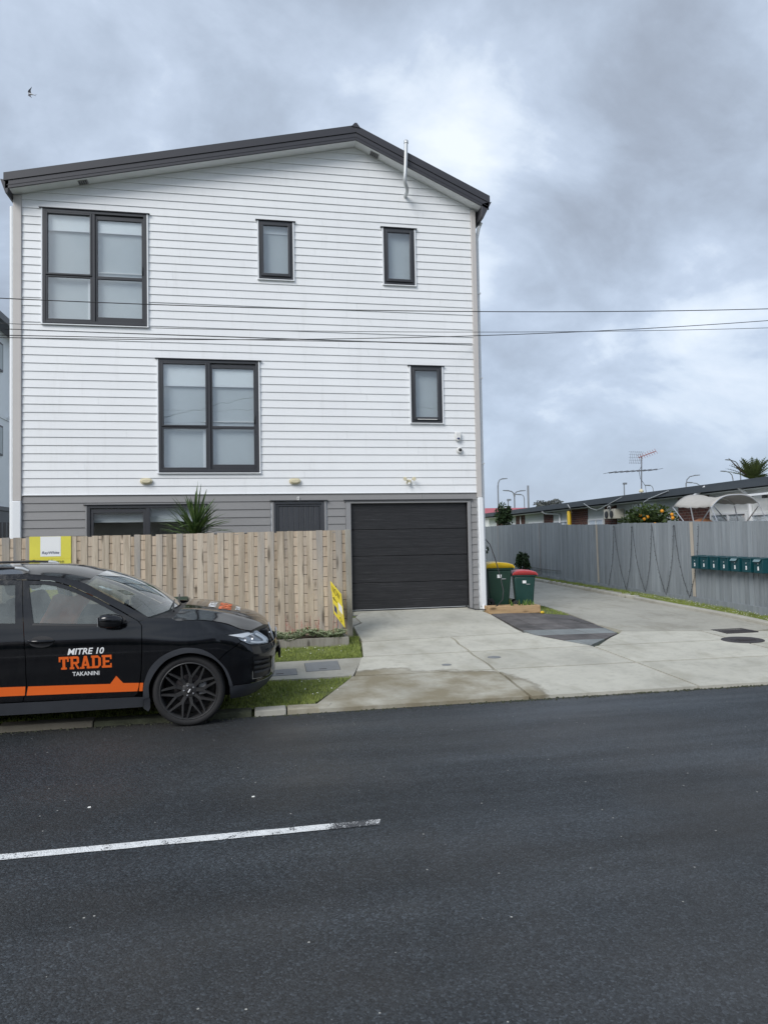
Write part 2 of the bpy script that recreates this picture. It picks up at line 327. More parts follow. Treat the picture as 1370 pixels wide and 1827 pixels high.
class MB:
    def __init__(s): s.v = []; s.f = []
    def add(s, vs, fs):
        k = len(s.v); s.v += [tuple(p) for p in vs]; s.f += [tuple(i+k for i in f) for f in fs]; return s
    def box(s, x0, x1, y0, y1, z0, z1):
        return s.add([(x0, y0, z0), (x1, y0, z0), (x1, y1, z0), (x0, y1, z0), (x0, y0, z1), (x1, y0, z1), (x1, y1, z1), (x0, y1, z1)],
                     [(0, 3, 2, 1), (4, 5, 6, 7), (0, 1, 5, 4), (1, 2, 6, 5), (2, 3, 7, 6), (3, 0, 4, 7)])
    def hexa(s, p): return s.add(p, [(0, 3, 2, 1), (4, 5, 6, 7), (0, 1, 5, 4), (1, 2, 6, 5), (2, 3, 7, 6), (3, 0, 4, 7)])
    def tube(s, pts, r, n=8, cap=True):
        pts = [Vector(p) for p in pts]; rs = r if isinstance(r, (list, tuple)) else [r]*len(pts); rings = []; prev = None
        for i, p in enumerate(pts):
            d = (pts[min(i+1, len(pts)-1)]-pts[max(i-1, 0)]).normalized()
            a = prev - d*prev.dot(d) if prev is not None else d.orthogonal()
            if a.length < 1e-6: a = d.orthogonal()
            a.normalize(); prev = a; b = d.cross(a)
            rings.append([p+(a*math.cos(2*math.pi*k/n)+b*math.sin(2*math.pi*k/n))*rs[i] for k in range(n)])
        fs = [(i*n+k, i*n+(k+1) % n, (i+1)*n+(k+1) % n, (i+1)*n+k) for i in range(len(pts)-1) for k in range(n)]
        if cap: fs += [tuple(range(n-1, -1, -1)), tuple(range((len(pts)-1)*n, len(pts)*n))]
        return s.add([p for q in rings for p in q], fs)
    def lathe(s, prof, n=24, c=(0, 0, 0), ax='z', closed=False):
        vs = []
        for r, hh in prof:
            for k in range(n):
                a = 2*math.pi*k/n; u, w = r*math.cos(a), r*math.sin(a)
                vs.append({'z': (c[0]+u, c[1]+w, c[2]+hh), 'y': (c[0]+u, c[1]+hh, c[2]+w), 'x': (c[0]+hh, c[1]+u, c[2]+w)}[ax])
        m = len(prof); fs = [(i*n+k, i*n+(k+1) % n, ((i+1) % m)*n+(k+1) % n, ((i+1) % m)*n+k) for i in range(m if closed else m-1) for k in range(n)]
        return s.add(vs, fs)
    def grid(s, rows, flip=False):
        n = len(rows[0]); fs = [(i*n+j, i*n+j+1, (i+1)*n+j+1, (i+1)*n+j) for i in range(len(rows)-1) for j in range(n-1)]
        return s.add([p for r in rows for p in r], [f[::-1] for f in fs] if flip else fs)
    def prism(s, poly, fn):
        n = len(poly); a = [fn(p[0], p[1], 0) for p in poly]; b = [fn(p[0], p[1], 1) for p in poly]
        return s.add(a+b, [tuple(range(n-1, -1, -1)), tuple(range(n, 2*n))]+[(i, (i+1) % n, n+(i+1) % n, n+i) for i in range(n)])
    def ball(s, c, r, n=8, m=6, sq=(1, 1, 1)):
        rows = [[(c[0]+r*sq[0]*math.sin(math.pi*i/m)*math.cos(2*math.pi*k/n), c[1]+r*sq[1]*math.sin(math.pi*i/m)*math.sin(2*math.pi*k/n), c[2]+r*sq[2]*math.cos(math.pi*i/m)) for k in range(n+1)] for i in range(m+1)]
        return s.grid(rows)
    def xf(s, fn): s.v = [tuple(fn(*p)) for p in s.v]; return s
    def mesh(s, name, smooth=0.0, fix=True):
        me = bpy.data.meshes.new(name); me.from_pydata(s.v, [], s.f); me.update()
        if fix:
            bm = bmesh.new(); bm.from_mesh(me); bmesh.ops.remove_doubles(bm, verts=bm.verts, dist=1e-5); bmesh.ops.recalc_face_normals(bm, faces=bm.faces); bm.to_mesh(me); bm.free()
        if smooth:
            for p in me.polygons: p.use_smooth = True
            me.set_sharp_from_angle(angle=rad(smooth))
        return me
    def build(s, name, mat, parent=None, smooth=0.0, bevel=0.0, fix=True, seg=2):
        o = link(name, s.mesh(name, smooth, fix), mat, parent)
        if bevel:
            b = o.modifiers.new('bevel', 'BEVEL'); b.width = bevel; b.segments = seg; b.limit_method = 'ANGLE'; b.angle_limit = rad(35)
            if not smooth:
                for p in o.data.polygons: p.use_smooth = True
                o.data.set_sharp_from_angle(angle=rad(35))
        return o
def copy_tree(o, parent=None):
    c = o.copy(); COL.objects.link(c); c.parent = parent
    if o.name in LOCAL: LOCAL.add(c.name)
    for ch in list(o.children): copy_tree(ch, c)
    return c
def pip(x, y, poly):
    c = False; j = len(poly)-1
    for i in range(len(poly)):
        xi, yi = poly[i]; xj, yj = poly[j]
        if (yi > y) != (yj > y) and x < (xj-xi)*(y-yi)/(yj-yi)+xi: c = not c
        j = i
    return c
def resample(poly, d):
    out = []
    for i in range(len(poly)):
        a = Vector(poly[i]); b = Vector(poly[(i+1) % len(poly)]); n = max(1, int(math.ceil((b-a).length/d)))
        out += [tuple(a+(b-a)*k/n) for k in range(n)]
    return out
def fill(poly, holes=(), step=.1, edge=None, stepy=None):
    """triangulates a 2-D outline with holes, interior grid points included"""
    edge = edge or step; loops = [resample(poly, edge)]+[resample(h, edge) for h in holes]
    vs = []; es = []; bound = []
    for lp in loops:
        k = len(vs); vs += [Vector(p) for p in lp]; es += [(k+i, k+(i+1) % len(lp)) for i in range(len(lp))]; bound.append([tuple(p) for p in lp])
    xs = [p[0] for p in loops[0]]; ys = [p[1] for p in loops[0]]; sy = stepy or step
    g = {}
    cs = min(step, sy)*.45
    for p in vs: g.setdefault((int(p[0]//cs), int(p[1]//cs)), []).append(p)
    y = min(ys)+sy*.5
    while y < max(ys):
        x = min(xs)+step*.5
        while x < max(xs):
            k = (int(x//cs), int(y//cs))
            near = any((i, j) in g for i in (k[0]-1, k[0], k[0]+1) for j in (k[1]-1, k[1], k[1]+1))
            if not near and pip(x, y, bound[0]) and not any(pip(x, y, h) for h in bound[1:]): vs.append(Vector((x, y)))
            x += step
        y += sy
    rv, _, rf, *_ = delaunay_2d_cdt(vs, es, [], 0, 1e-6)
    tri = []
    for f in rf:
        cx = sum(rv[i][0] for i in f)/3; cy = sum(rv[i][1] for i in f)/3
        if pip(cx, cy, bound[0]) and not any(pip(cx, cy, h) for h in bound[1:]): tri.append(tuple(f))
    return [tuple(p) for p in rv], tri, bound
def clip(poly, a, b, c):
    """keep a*x+b*y<=c"""
    out = []
    for i in range(len(poly)):
        p, q = poly[i], poly[(i+1) % len(poly)]; dp = a*p[0]+b*p[1]-c; dq = a*q[0]+b*q[1]-c
        if dp <= 0: out.append(p)
        if (dp < 0 < dq) or (dq < 0 < dp): t = dp/(dp-dq); out.append((p[0]+(q[0]-p[0])*t, p[1]+(q[1]-p[1])*t))
    return out
def interp(x, xs, ys):
    if x <= xs[0]: return ys[0]
    for i in range(len(xs)-1):
        if x <= xs[i+1]: return ys[i]+(ys[i+1]-ys[i])*(x-xs[i])/(xs[i+1]-xs[i])
    return ys[-1]
def smoothi(x, xs, ys):
    """Catmull-Rom through the table"""
    if x <= xs[0]: return ys[0]
    if x >= xs[-1]: return ys[-1]
    for i in range(len(xs)-1):
        if x <= xs[i+1]:
            hh = xs[i+1]-xs[i]; t = (x-xs[i])/hh
            m0 = (ys[i+1]-ys[i-1])/(xs[i+1]-xs[i-1])*hh if i > 0 else ys[i+1]-ys[i]
            m1 = (ys[i+2]-ys[i])/(xs[i+2]-xs[i])*hh if i+2 < len(xs) else ys[i+1]-ys[i]
            return (2*t**3-3*t*t+1)*ys[i]+(t**3-2*t*t+t)*m0+(-2*t**3+3*t*t)*ys[i+1]+(t**3-t*t)*m1
def text_mesh(txt, size, offset=0.0, shear=0.0, align='CENTER', space=1.0):
    """built-in typeface turned into a flat mesh in its own x/y plane, centred"""
    cu = bpy.data.curves.new('lettering', 'FONT'); cu.body = txt; cu.size = size; cu.offset = offset; cu.shear = shear; cu.align_x = align; cu.space_character = space; cu.resolution_u = 3
    o = bpy.data.objects.new('lettering_tmp', cu); COL.objects.link(o); bpy.context.view_layer.update()
    me = bpy.data.meshes.new_from_object(o.evaluated_get(bpy.context.evaluated_depsgraph_get()))
    vs = [tuple(v.co) for v in me.vertices]; fs = [tuple(p.vertices) for p in me.polygons]
    bpy.data.objects.remove(o); bpy.data.curves.remove(cu); bpy.data.meshes.remove(me)
    x0 = min(v[0] for v in vs); x1 = max(v[0] for v in vs); y0 = min(v[1] for v in vs); y1 = max(v[1] for v in vs)
    return [(v[0]-(x0+x1)/2, v[1]-(y0+y1)/2) for v in vs], fs, x1-x0, y1-y0
def lettering(name, txt, w, hgt, fn, mat, parent, bold=0.0, shear=0.0, d=.0015):
    """text scaled to w x hgt, each vertex placed by fn(u, v, depth); a thin slab so that it has an edge"""
    vs, fs, tw, th = text_mesh(txt, 1.0, bold, shear)
    mb = MB(); mb.add([fn(v[0]*w/tw, v[1]*hgt/th, 0) for v in vs], fs)
    return mb.build(name, mat, parent, fix=False)

# ------------------------------------------------------------------ terrain
def gz(x, y):
    a = interp(y, [7.8, 8.0, 10, 12, 14, 17, 40], [.03, .04, .14, .21, .25, .27, .30]); b = interp(y, [7.8, 8.0, 10, 12, 13, 14, 15], [.03, .04, .14, .24, .33, .42, .44])
    w = min(1, max(0, (7-x)/2.4)); w = w*w*(3-2*w)
    lo = interp(y, [7.8, 9.3, 10.2], [.03, .055, .15]); k = min(1, max(0, (.2-x)/1.0))*(1 if y < 10.2 else 0)    # berm under the parked car lies lower
    z = a*(1-w)+b*w
    return z*(1-k)+min(z, lo)*k
def sheet(name, poly, mat, off, thick, step=.3, parent=None, zf=gz, holes=(), edge=None, bevel=0):
    vs, tri, bound = fill(poly, holes, step, edge or step)
    mb = MB(); mb.add([(x, y, zf(x, y)+off) for x, y in vs], tri)
    if thick:
        for lp in bound:
            n = len(lp); mb.add([(x, y, zf(x, y)+off) for x, y in lp]+[(x, y, zf(x, y)+off-thick) for x, y in lp], [(i, (i+1) % n, n+(i+1) % n, n+i) for i in range(n)])
    o = mb.build(name, mat, parent, bevel=bevel); return o

def setting():
    # one ground sheet to the horizon
    xs = [-900, -300, -100, -40, -20, -12]+[-8+.8*i for i in range(33)]+[22, 30, 50, 100, 300, 900]
    ys = [-900, -300, -60, -20, 0, 5, 7.3, 7.75, 7.95]+[8.2+.5*i for i in range(18)]+[18, 20, 24, 30, 40, 60, 120, 300, 900]
    o = MB().grid([[(x, y, (gz(x, y)-.05 if y > 7.9 else -.06)) for x in xs] for y in ys]).build('ground', 'turf'); tag(o, kind='structure')
    # road: chip seal with its crown, running past the house
    rows = [[(x, y, .035*(1-((y-3.2)/4.6)**2) - .0349 + .0*x) for x in (-160, -60, -20, -8, -4, 0, 4, 8, 20, 60, 160)] for y in [-1.4, 0, 1, 2, 3.2, 4.5, 5.5, 6.5, 7.3, 7.82]]
    rows = [[(x, y, -.002 if y > 7.5 else .012*(1-((y-3.2)/4.6)**2)) for (x, y, z) in r] for r in rows]
    tag(MB().grid(rows).build('road', 'asphalt', smooth=60), kind='structure')
    def roadz(x, y): return .012*(1-((y-3.2)/4.6)**2)
    # centre line stroke, slightly irregular edges
    rng = random.Random(3); n = 60
    up = [(-7+(.82+7)*i/n, 4.742+rng.uniform(-.004, .004)) for i in range(n+1)]; lo = [(-7+(.80+7)*i/n, 4.655+rng.uniform(-.004, .004)) for i in range(n+1)]
    rows = [[(x, y, roadz(x, y)+.004) for x, y in lo], [(x, y, roadz(x, y)+.004) for x, y in up]]
    tag(MB().grid(rows).build('road_marking', 'road_paint'), kind='structure')
    # opposite kerb and footpath behind the photographer
    o = MB().box(-160, 160, -1.62, -1.40, -.05, .13).build('kerb_opposite', 'kerb', bevel=.02); tag(o, kind='structure')
    o = MB().box(-160, 160, -3.4, -1.63, -.05, .11).build('footpath_opposite', 'old_concrete'); tag(o, kind='structure')
    # the other side of the street, behind the photographer: it darkens the reflections in paint and glass
    rng = random.Random(40); hb = MB()
    for i in range(60):
        x = -30+i; hh = 1.5+rng.uniform(-.15, .25); hb.hexa([(x, -5.2+rng.uniform(-.1, .1), 0), (x+1, -5.2, 0), (x+1, -4.2, 0), (x, -4.2, 0), (x+.02, -5.1, hh), (x+.98, -5.1, hh+.05), (x+.98, -4.3+rng.uniform(-.1, .1), hh), (x+.02, -4.3, hh+.03)])
    tag(hb.build('hedge_opposite', 'shrub'), kind='structure')
    for x0, x1, y1, hw_, hr in ((-26, -14, -10, 3.0, 5.0), (-10.5, .5, -9.5, 3.1, 5.4), (4, 16, -10.5, 2.9, 4.9), (20, 32, -10, 3.1, 5.2)):
        o = bpy.data.objects.new('house_opposite', None); COL.objects.link(o); tag(o, kind='structure')
        MB().box(x0, x1, y1-8, y1, 0, hw_).build('wall', 'tan_board', o); MB().prism([(y1+.5, hw_), (y1-8.5, hw_), (y1-4, hr)], lambda u, v, s: (x0-.5+s*(x1-x0+1), u, v)).build('roof', 'roof', o)
        for k in range(3): MB().box(x0+1.5+k*3.4, x0+3.3+k*3.4, y1+.005, y1+.05, 1.0, 2.2).build('window', 'room', o)
    # kerb: mossy low blocks under the car, a clean stub, then the crossing's own edge
    kb = bpy.data.objects.new('kerb', None); COL.objects.link(kb); tag(kb, kind='structure')
    rng = random.Random(5); x = -9.0
    while x < -.05:
        L = min(.92, -.02-x); m = 'kerb' if (-3.2 < x < -1.95 or x > -.1) else 'mossy'
        hh = .055+rng.uniform(-.008, .008); y0 = 7.83+rng.uniform(-.01, .01)
        MB().hexa([(x, y0, -.04), (x+L-.012, y0, -.04), (x+L-.012, y0+.16, -.04), (x, y0+.16, -.04), (x, y0+.015, hh), (x+L-.012, y0+.015, hh), (x+L-.012, y0+.16, hh+.012), (x, y0+.16, hh+.012)]).build('kerb_block', m, kb, bevel=.012)
        x += L
    MB().hexa([(.0, 7.84, -.04), (.34, 7.86, -.04), (.34, 8.02, -.04), (.0, 8.0, -.04), (.0, 7.855, .052), (.34, 7.875, .05), (.34, 8.02, .06), (.0, 8.0, .062)]).build('kerb_block', 'old_concrete', kb, bevel=.012)
    MB().hexa([(.355, 7.86, -.04), (.80, 7.88, -.04), (.86, 8.02, -.04), (.355, 8.02, -.04), (.355, 7.875, .048), (.80, 7.89, .042), (.86, 8.02, .055), (.355, 8.02, .06)]).build('kerb_block', 'concrete', kb, bevel=.012)
    # dark crumbs and moss where the seal meets the concrete
    rng = random.Random(8); mb = MB()
    for i in range(900):
        x = rng.uniform(-3.3, 9.2) if i % 2 else rng.uniform(2.5, 9.2); y = 7.79+abs(rng.gauss(0, .028))*(-1 if rng.random() < .75 else .5); s = rng.uniform(.004, .013)
        mb.hexa([(x-s, y-s, -.004), (x+s, y-s*.7, -.004), (x+s*.8, y+s, -.004), (x-s*.7, y+s*.8, -.004), (x-s*.6, y-s*.5, s*.9), (x+s*.5, y-s*.5, s*.8), (x+s*.5, y+s*.6, s), (x-s*.4, y+s*.5, s*.7)])
    tag(mb.build('gutter_grit', 'mossy', fix=False), 'dark grit and moss crumbs along the edge of the road seal', 'grit', kind='stuff')
    # ---- concrete driveway, slab by slab with open joints
    dr = bpy.data.objects.new('driveway', None); COL.objects.link(dr); tag(dr, kind='structure')
    j = .019
    J3 = lambda x: 9.20-.020*(x-1.3); J2 = lambda x: 10.33-.008*(x-1.5); J1 = lambda x: 11.42+.06*(x-1.7) if x < 4.7 else 11.74-.20*(x-4.7)
    D1 = [(3.14, 7.82), (3.16, 8.3), (3.19, 8.8), (3.17, 9.1), (3.20, 9.5), (3.175, 10.1), (3.21, 10.5), (3.20, 10.9), (3.24, 11.2), (3.235, 11.55)]
    d1 = lambda y: interp(y, [p[1] for p in D1], [p[0] for p in D1]); d2 = lambda y: 5.29-.045*(y-7.9); d3 = lambda y: 7.66-.04*(y-9.5)
    def slab(pts, mat='concrete'): sheet('concrete_slab', pts, mat, .006, .09, .3, dr, edge=.15)
    def yline(f, xa, xb, n=6): return [(xa+(xb-xa)*i/n, f(xa+(xb-xa)*i/n)) for i in range(n+1)]
    def xline(f, ya, yb, n=8): return [(f(ya+(yb-ya)*i/n), ya+(yb-ya)*i/n) for i in range(n+1)]
    Lf = [(.66, 7.98), (.98, 8.62), (1.17, 9.0), (1.26, 9.2)]
    slab([(.70, 7.83), (3.14-j, 7.82)]+xline(lambda y: d1(y)-j, 7.9, J3(3.17)-j)+yline(lambda x: J3(x)-j, 3.15, 1.30)+Lf[::-1])
    slab(yline(lambda x: J3(x)+j, 1.29, 3.15)+xline(lambda y: d1(y)-j, J3(3.17)+.03, J2(3.18)-.02)+yline(lambda x: J2(x)-j, 3.17, 1.56)+[(1.52, 10.18)])
    slab(yline(lambda x: J2(x)+j, 1.58, 3.17)+xline(lambda y: d1(y)-j, J2(3.2)+.03, J1(3.2)-.03)+yline(lambda x: J1(x)-j, 3.20, 1.72))
    slab([(3.14+j, 7.82), (5.29-j, 7.80)]+xline(lambda y: d2(y)-j, 7.9, J3(5.2)-.02)+yline(lambda x: J3(x)-j, 5.2, 3.2)+xline(lambda y: d1(y)+j, J3(3.2)-.03, 7.9))
    slab(yline(lambda x: J3(x)+j, 3.20, 5.2)+xline(lambda y: d2(y)-j, J3(5.2)+.03, J2(5.18)-.03)+yline(lambda x: J2(x)-j, 5.17, 3.21)+xline(lambda y: d1(y)+j, J2(3.2)-.03, J3(3.2)+.03))
    slab(yline(lambda x: J2(x)+j, 3.21, 4.62)+[(5.16, J2(5.16)+.012), (4.66, 11.32), (4.61, J1(4.61)-j)]+yline(lambda x: J1(x)-j, 4.60, 3.25)+xline(lambda y: d1(y)+j, J1(3.2)-.04, J2(3.2)+.03))
    slab([(5.29+j, 7.80), (7.72-j, 7.78)]+xline(lambda y: d3(y)-j, 7.9, J3(7.6)-.02)+yline(lambda x: J3(x)-j, 7.6, 5.26)+xline(lambda y: d2(y)+j, J3(5.2)-.03, 7.9))
    slab(yline(lambda x: J3(x)+j, 5.26, 7.6)+xline(lambda y: d3(y)-j, J3(7.6)+.03, J2(7.6)-.03)+yline(lambda x: J2(x)-j, 7.6, 5.22)+xline(lambda y: d2(y)+j, J2(5.2)-.03, J3(5.2)+.03))
    slab([(7.72+j, 7.78), (12.0, 7.75), (12.0, J3(9)-.02)]+yline(lambda x: J3(x)-j, 9.4, 7.68)+xline(lambda y: d3(y)+j, J3(7.6)-.03, 7.9))
    slab(yline(lambda x: J3(x)+j, 7.68, 9.4)+[(12, J3(9)+.02), (12, 10.24), (9.4, 10.25)]+yline(lambda x: J2(x)-j, 9.2, 7.65)+xline(lambda y: d3(y)+j, J2(7.6)-.03, J3(7.6)+.03))
    slab(yline(lambda x: J2(x)+j, 5.30, 7.58)+[(7.60, 11.10)]+yline(lambda x: J1(x)-j, 7.55, 6.28)+[(6.20, 11.28), (5.75, 10.83)])
    slab(yline(lambda x: J2(x)+j, 7.64, 8.95)+[(9.0, 10.8), (8.6, 10.85)]+yline(lambda x: J1(x)-j, 8.2, 7.64))
    # house apron up to the garage and the long drive down the side
    slab(yline(lambda x: J1(x)+j, 1.74, 4.56)+[(4.56, 12.5), (4.56, 13.3), (4.50, 13.72), (4.36, 13.96), (4.30, 13.995), (2.36, 14.0), (2.08, 13.9), (1.93, 13.55), (1.97, 12.98), (1.78, 12.72)])
    slab([(1.745, 12.75), (1.94, 13.02), (1.905, 13.5), (1.78, 13.4)], 'old_concrete')
    far = [(9.05, 11.0), (9.10, 12.5), (9.08, 14.2), (9.22, 16.1), (9.35, 18.6), (9.74, 23.2), (10.6, 34)]
    slab([(6.35, J1(6.35)+j)]+yline(lambda x: J1(x)+j, 6.5, 8.6)[0:]+far+[(6.6, 34), (6.5, 20), (6.45, 15), (6.34, 13.45), (6.24, 12.2)], 'old_concrete')
    # raised nib along the far side of that drive
    nib = far; mb = MB(); rows = []
    for x, y in resample(nib, .5)[:-10]:
        if y > 33 or x > 10.7: continue
        rows.append([(x+.005, y, gz(x, y)-.05), (x+.008, y, gz(x, y)+.055), (x+.04, y, gz(x, y)+.075), (x+.13, y, gz(x, y)+.075), (x+.15, y, gz(x, y)-.05)])
    rows = sorted(rows, key=lambda r: r[0][1]); mb.grid(rows); tag(mb.build('drive_nib', 'old_concrete', smooth=40), kind='structure')
    # footpath with its slabs, left of the crossing
    fp = bpy.data.objects.new('footpath', None); COL.objects.link(fp); tag(fp, kind='structure')
    sheet('path_slab', [(-.62, 9.22), (1.27, 9.24), (1.53, 10.2), (1.55, 10.28), (-.62, 10.24)], 'old_concrete', .004, .08, .3, fp, holes=[[(.685, 9.575), (1.155, 9.61), (1.175, 10.155), (.695, 10.105)], [(.10, 9.43), (.565, 9.445), (.565, 9.80), (.10, 9.77)]])
    x = -.64
    for k in range(6): sheet('path_slab', [(x-1.55, 9.2), (x-.012, 9.22), (x-.012, 10.24), (x-1.55, 10.22)], 'old_concrete', .004, .08, .5, fp); x -= 1.562
    for lab, q, nm in (('large square grey service cover set into the footpath', [(.69, 9.58), (1.15, 9.615), (1.17, 10.15), (.70, 10.10)], 0), ('smaller grey service cover half hidden by the car bumper', [(.105, 9.435), (.56, 9.45), (.56, 9.795), (.105, 9.765)], 1)):
        cx = sum(p[0] for p in q)/4; cy = sum(p[1] for p in q)/4
        t = thing('service_cover', lab, 'cover', (cx, cy, gz(cx, cy)), group='service covers in the footpath')
        sheet('lid', q, 'cover', .009, .06, .3, t)
        a, b = Vector(q[0]), Vector(q[1]); m = a*.5+b*.5+Vector((0, .09)); MB().box(m.x-.05, m.x+.05, m.y-.012, m.y+.012, gz(m.x, m.y)+.006, gz(m.x, m.y)+.0115).build('lifting_slot', 'iron', t)
    # iron cover and grate on the right, two little toby caps
    t = thing('manhole_cover', 'round dark cast iron manhole cover in the concrete crossing', 'manhole', (7.72, 10.19, gz(7.72, 10.19)))
    mb = MB(); mb.lathe([(.34, -.02), (.34, .006), (.315, .011), (.0, .011)], 28); mb.xf(lambda x, y, z: (7.72+x, 10.19+y*.8, gz(7.72+x, 10.19+y*.8)+.006+z)); mb.build('ring', 'iron', t)
    for k in range(5): MB().box(7.72-.22+abs(k-2)*.03, 7.72+.22-abs(k-2)*.03, 10.06+k*.062, 10.075+k*.062, gz(7.72, 10.19)+.013, gz(7.72, 10.19)+.021).build('rib', 'iron', t)
    t = thing('drain_grate', 'dark rectangular drain grate beside the manhole cover', 'drain', (8.15, 10.98, gz(8.15, 10.98)))
    z0 = gz(8.15, 10.98)+.007
    mb = MB(); mb.box(7.86, 8.46, 10.76, 10.80, z0-.03, z0+.01); mb.box(7.86, 8.46, 11.16, 11.2, z0-.03, z0+.01); mb.box(7.86, 7.90, 10.8, 11.16, z0-.03, z0+.01); mb.box(8.42, 8.46, 10.8, 11.16, z0-.03, z0+.01); mb.build('frame', 'iron', t)
    for k in range(11): MB().box(7.912+k*.047, 7.937+k*.047, 10.8, 11.16, z0-.02, z0+.006).build('bar', 'iron', t)
    MB().box(7.9, 8.42, 10.8, 11.16, z0-.002, z0).build('pit', 'dark', t)
    for x, y, r, lab in ((3.42, 9.86, .10, 'small round water meter cap beside the wavy joint'), (2.62, 9.55, .07, 'smallest round cap, left of the wavy joint in the slab')):
        o = MB().lathe([(r, -.01), (r, .004), (r*.85, .007), (0, .007)], 20).xf(lambda a, b, c: (x+a, y+b*.75, gz(x+a, y+b*.75)+.006+c)).build('toby_cap', 'cover'); tag(o, lab, 'cap')
    # pavers beside the planter: rows of slate and dark squares
    pv = bpy.data.objects.new('paving', None); COL.objects.link(pv); tag(pv, kind='structure')
    region = [(4.59, 13.34), (4.63, 11.78), (4.66, 11.36), (5.19, 10.36), (6.16, 11.27), (6.22, 12.2), (6.32, 13.42), (5.65, 13.5)]
    def cut(poly):
        # region is nearly convex: clip by its edges
        out = poly; ccw = sum(region[i][0]*region[(i+1) % 8][1]-region[(i+1) % 8][0]*region[i][1] for i in range(8)) > 0
        for i in range(8):
            a, b = region[i], region[(i+1) % 8]; nx, ny = (b[1]-a[1], -(b[0]-a[0])); nx, ny = (nx, ny) if ccw else (-nx, -ny)
            L = math.hypot(nx, ny); nx /= L; ny /= L; out = clip(out, nx, ny, nx*a[0]+ny*a[1]-.008)
            if len(out) < 3: return []
        return out
    rowsY = [10.3, 10.82, 11.30, 11.80, 12.30, 12.82, 13.5]; cols = [4.5, 5.02, 5.56, 6.08, 6.7]
    for r in range(6):
        for c in range(4):
            sk = lambda x, y: (x-.10*(y-12), y)
            q = [sk(cols[c]+.006, rowsY[r]+.006), sk(cols[c+1]-.006, rowsY[r]+.006), sk(cols[c+1]-.006, rowsY[r+1]-.006), sk(cols[c]+.006, rowsY[r+1]-.006)]
            q = cut(q)
            if len(q) >= 3 and abs(sum(q[i][0]*q[(i+1) % len(q)][1]-q[(i+1) % len(q)][0]*q[i][1] for i in range(len(q)))) > .01:
                blue = r in (0, 2); sheet('paver', q, 'paver_blue' if blue else 'paver_dark', .004+random.uniform(-.002, .003), .05, .3, pv)
    # ---- lawns
    def lawn(name, poly, n, seed, label, hmin=.018, hmax=.05):
        tag(sheet(name+'_turf', poly, 'turf', -.008, 0, .35), kind='structure')
        rng = random.Random(seed); xs = [p[0] for p in poly]; ys = [p[1] for p in poly]; mb = MB(); k = 0; tries = 0
        while k < n and tries < n*6:
            tries += 1; x = rng.uniform(min(xs), max(xs)); y = rng.uniform(min(ys), max(ys))
            if not pip(x, y, poly): continue
            c = math.sin(x*5.1+1.3*math.sin(y*4.3))+math.sin(y*7.7+x*2.9)
            if rng.random() < .25-.12*c: continue
            k += 1; z = gz(x, y)-.01; a = rng.uniform(0, 6.28); w = rng.uniform(.003, .006); hh = rng.uniform(hmin, hmax)*(1+.18*c); ln = rng.uniform(.2, .9)*hh; b = rng.uniform(0, 6.28)
            mb.v += [(x-w*math.cos(a), y-w*math.sin(a), z), (x+w*math.cos(a), y+w*math.sin(a), z), (x+ln*math.cos(b), y+ln*math.sin(b), z+hh)]; i = len(mb.v); mb.f.append((i-3, i-2, i-1))
        tag(mb.build(name, 'grass', fix=False), label, 'grass', kind='stuff')
    lawn('verge_grass', [(-7, 8.0), (.0, 8.03), (.64, 8.04), (.98, 8.66), (1.2, 9.12), (1.24, 9.2), (-.6, 9.18), (-7, 9.16)], 34000, 1, 'short green grass of the verge between kerb and footpath')
    lawn('border_grass', [(-7, 10.27), (1.55, 10.32), (1.68, 11.4), (1.74, 11.92), (1.50, 12.02), (1.49, 11.22), (-7, 11.25)], 34000, 2, 'short grass between the footpath and the paling fence bed')
    lawn('strip_grass', [(9.22, 11.2), (9.24, 12.5), (9.22, 14.2), (9.37, 16.1), (9.5, 18.6), (9.90, 23.2), (10.6, 31), (11.1, 31), (10.79, 25), (10.33, 18), (10.1, 14.5), (9.86, 10.9), (9.5, 10.6)], 26000, 3, 'strip of grass along the foot of the grey fence', .025, .07)
    lawn('corner_grass', [(5.70, 13.56), (6.30, 13.50), (6.42, 15), (6.4, 16.5), (4.75, 16.5), (4.75, 14.9), (5.9, 14.9)], 5000, 4, 'small patch of grass behind the planter and bins')
    rng = random.Random(21); mb = MB()
    for i in range(178):
        if i < 150: y = rng.uniform(11.4, 18); x = 9.97+(y-12.4)*.0648-rng.uniform(.08, .55)
        elif i < 163: x, y = rng.uniform(-.3, 1.5), rng.uniform(10.4, 11.1)
        else: x, y = rng.uniform(-.4, 1.0), rng.uniform(8.2, 9.1)
        if x > .6 and y < 9.1 and i >= 163 and x > .66+.9*(y-8.0): continue
        z = gz(x, y)+rng.uniform(.03, .055); r = rng.uniform(.005, .010); mb.lathe([(0, .003), (r*.5, .004), (r, 0), (r*.8, -.003)], 7, (x, y, z))
    tag(mb.build('daisies', 'flower_white', fix=False), 'scattered tiny white daisies in the lawns', 'daisies', kind='stuff')
setting()

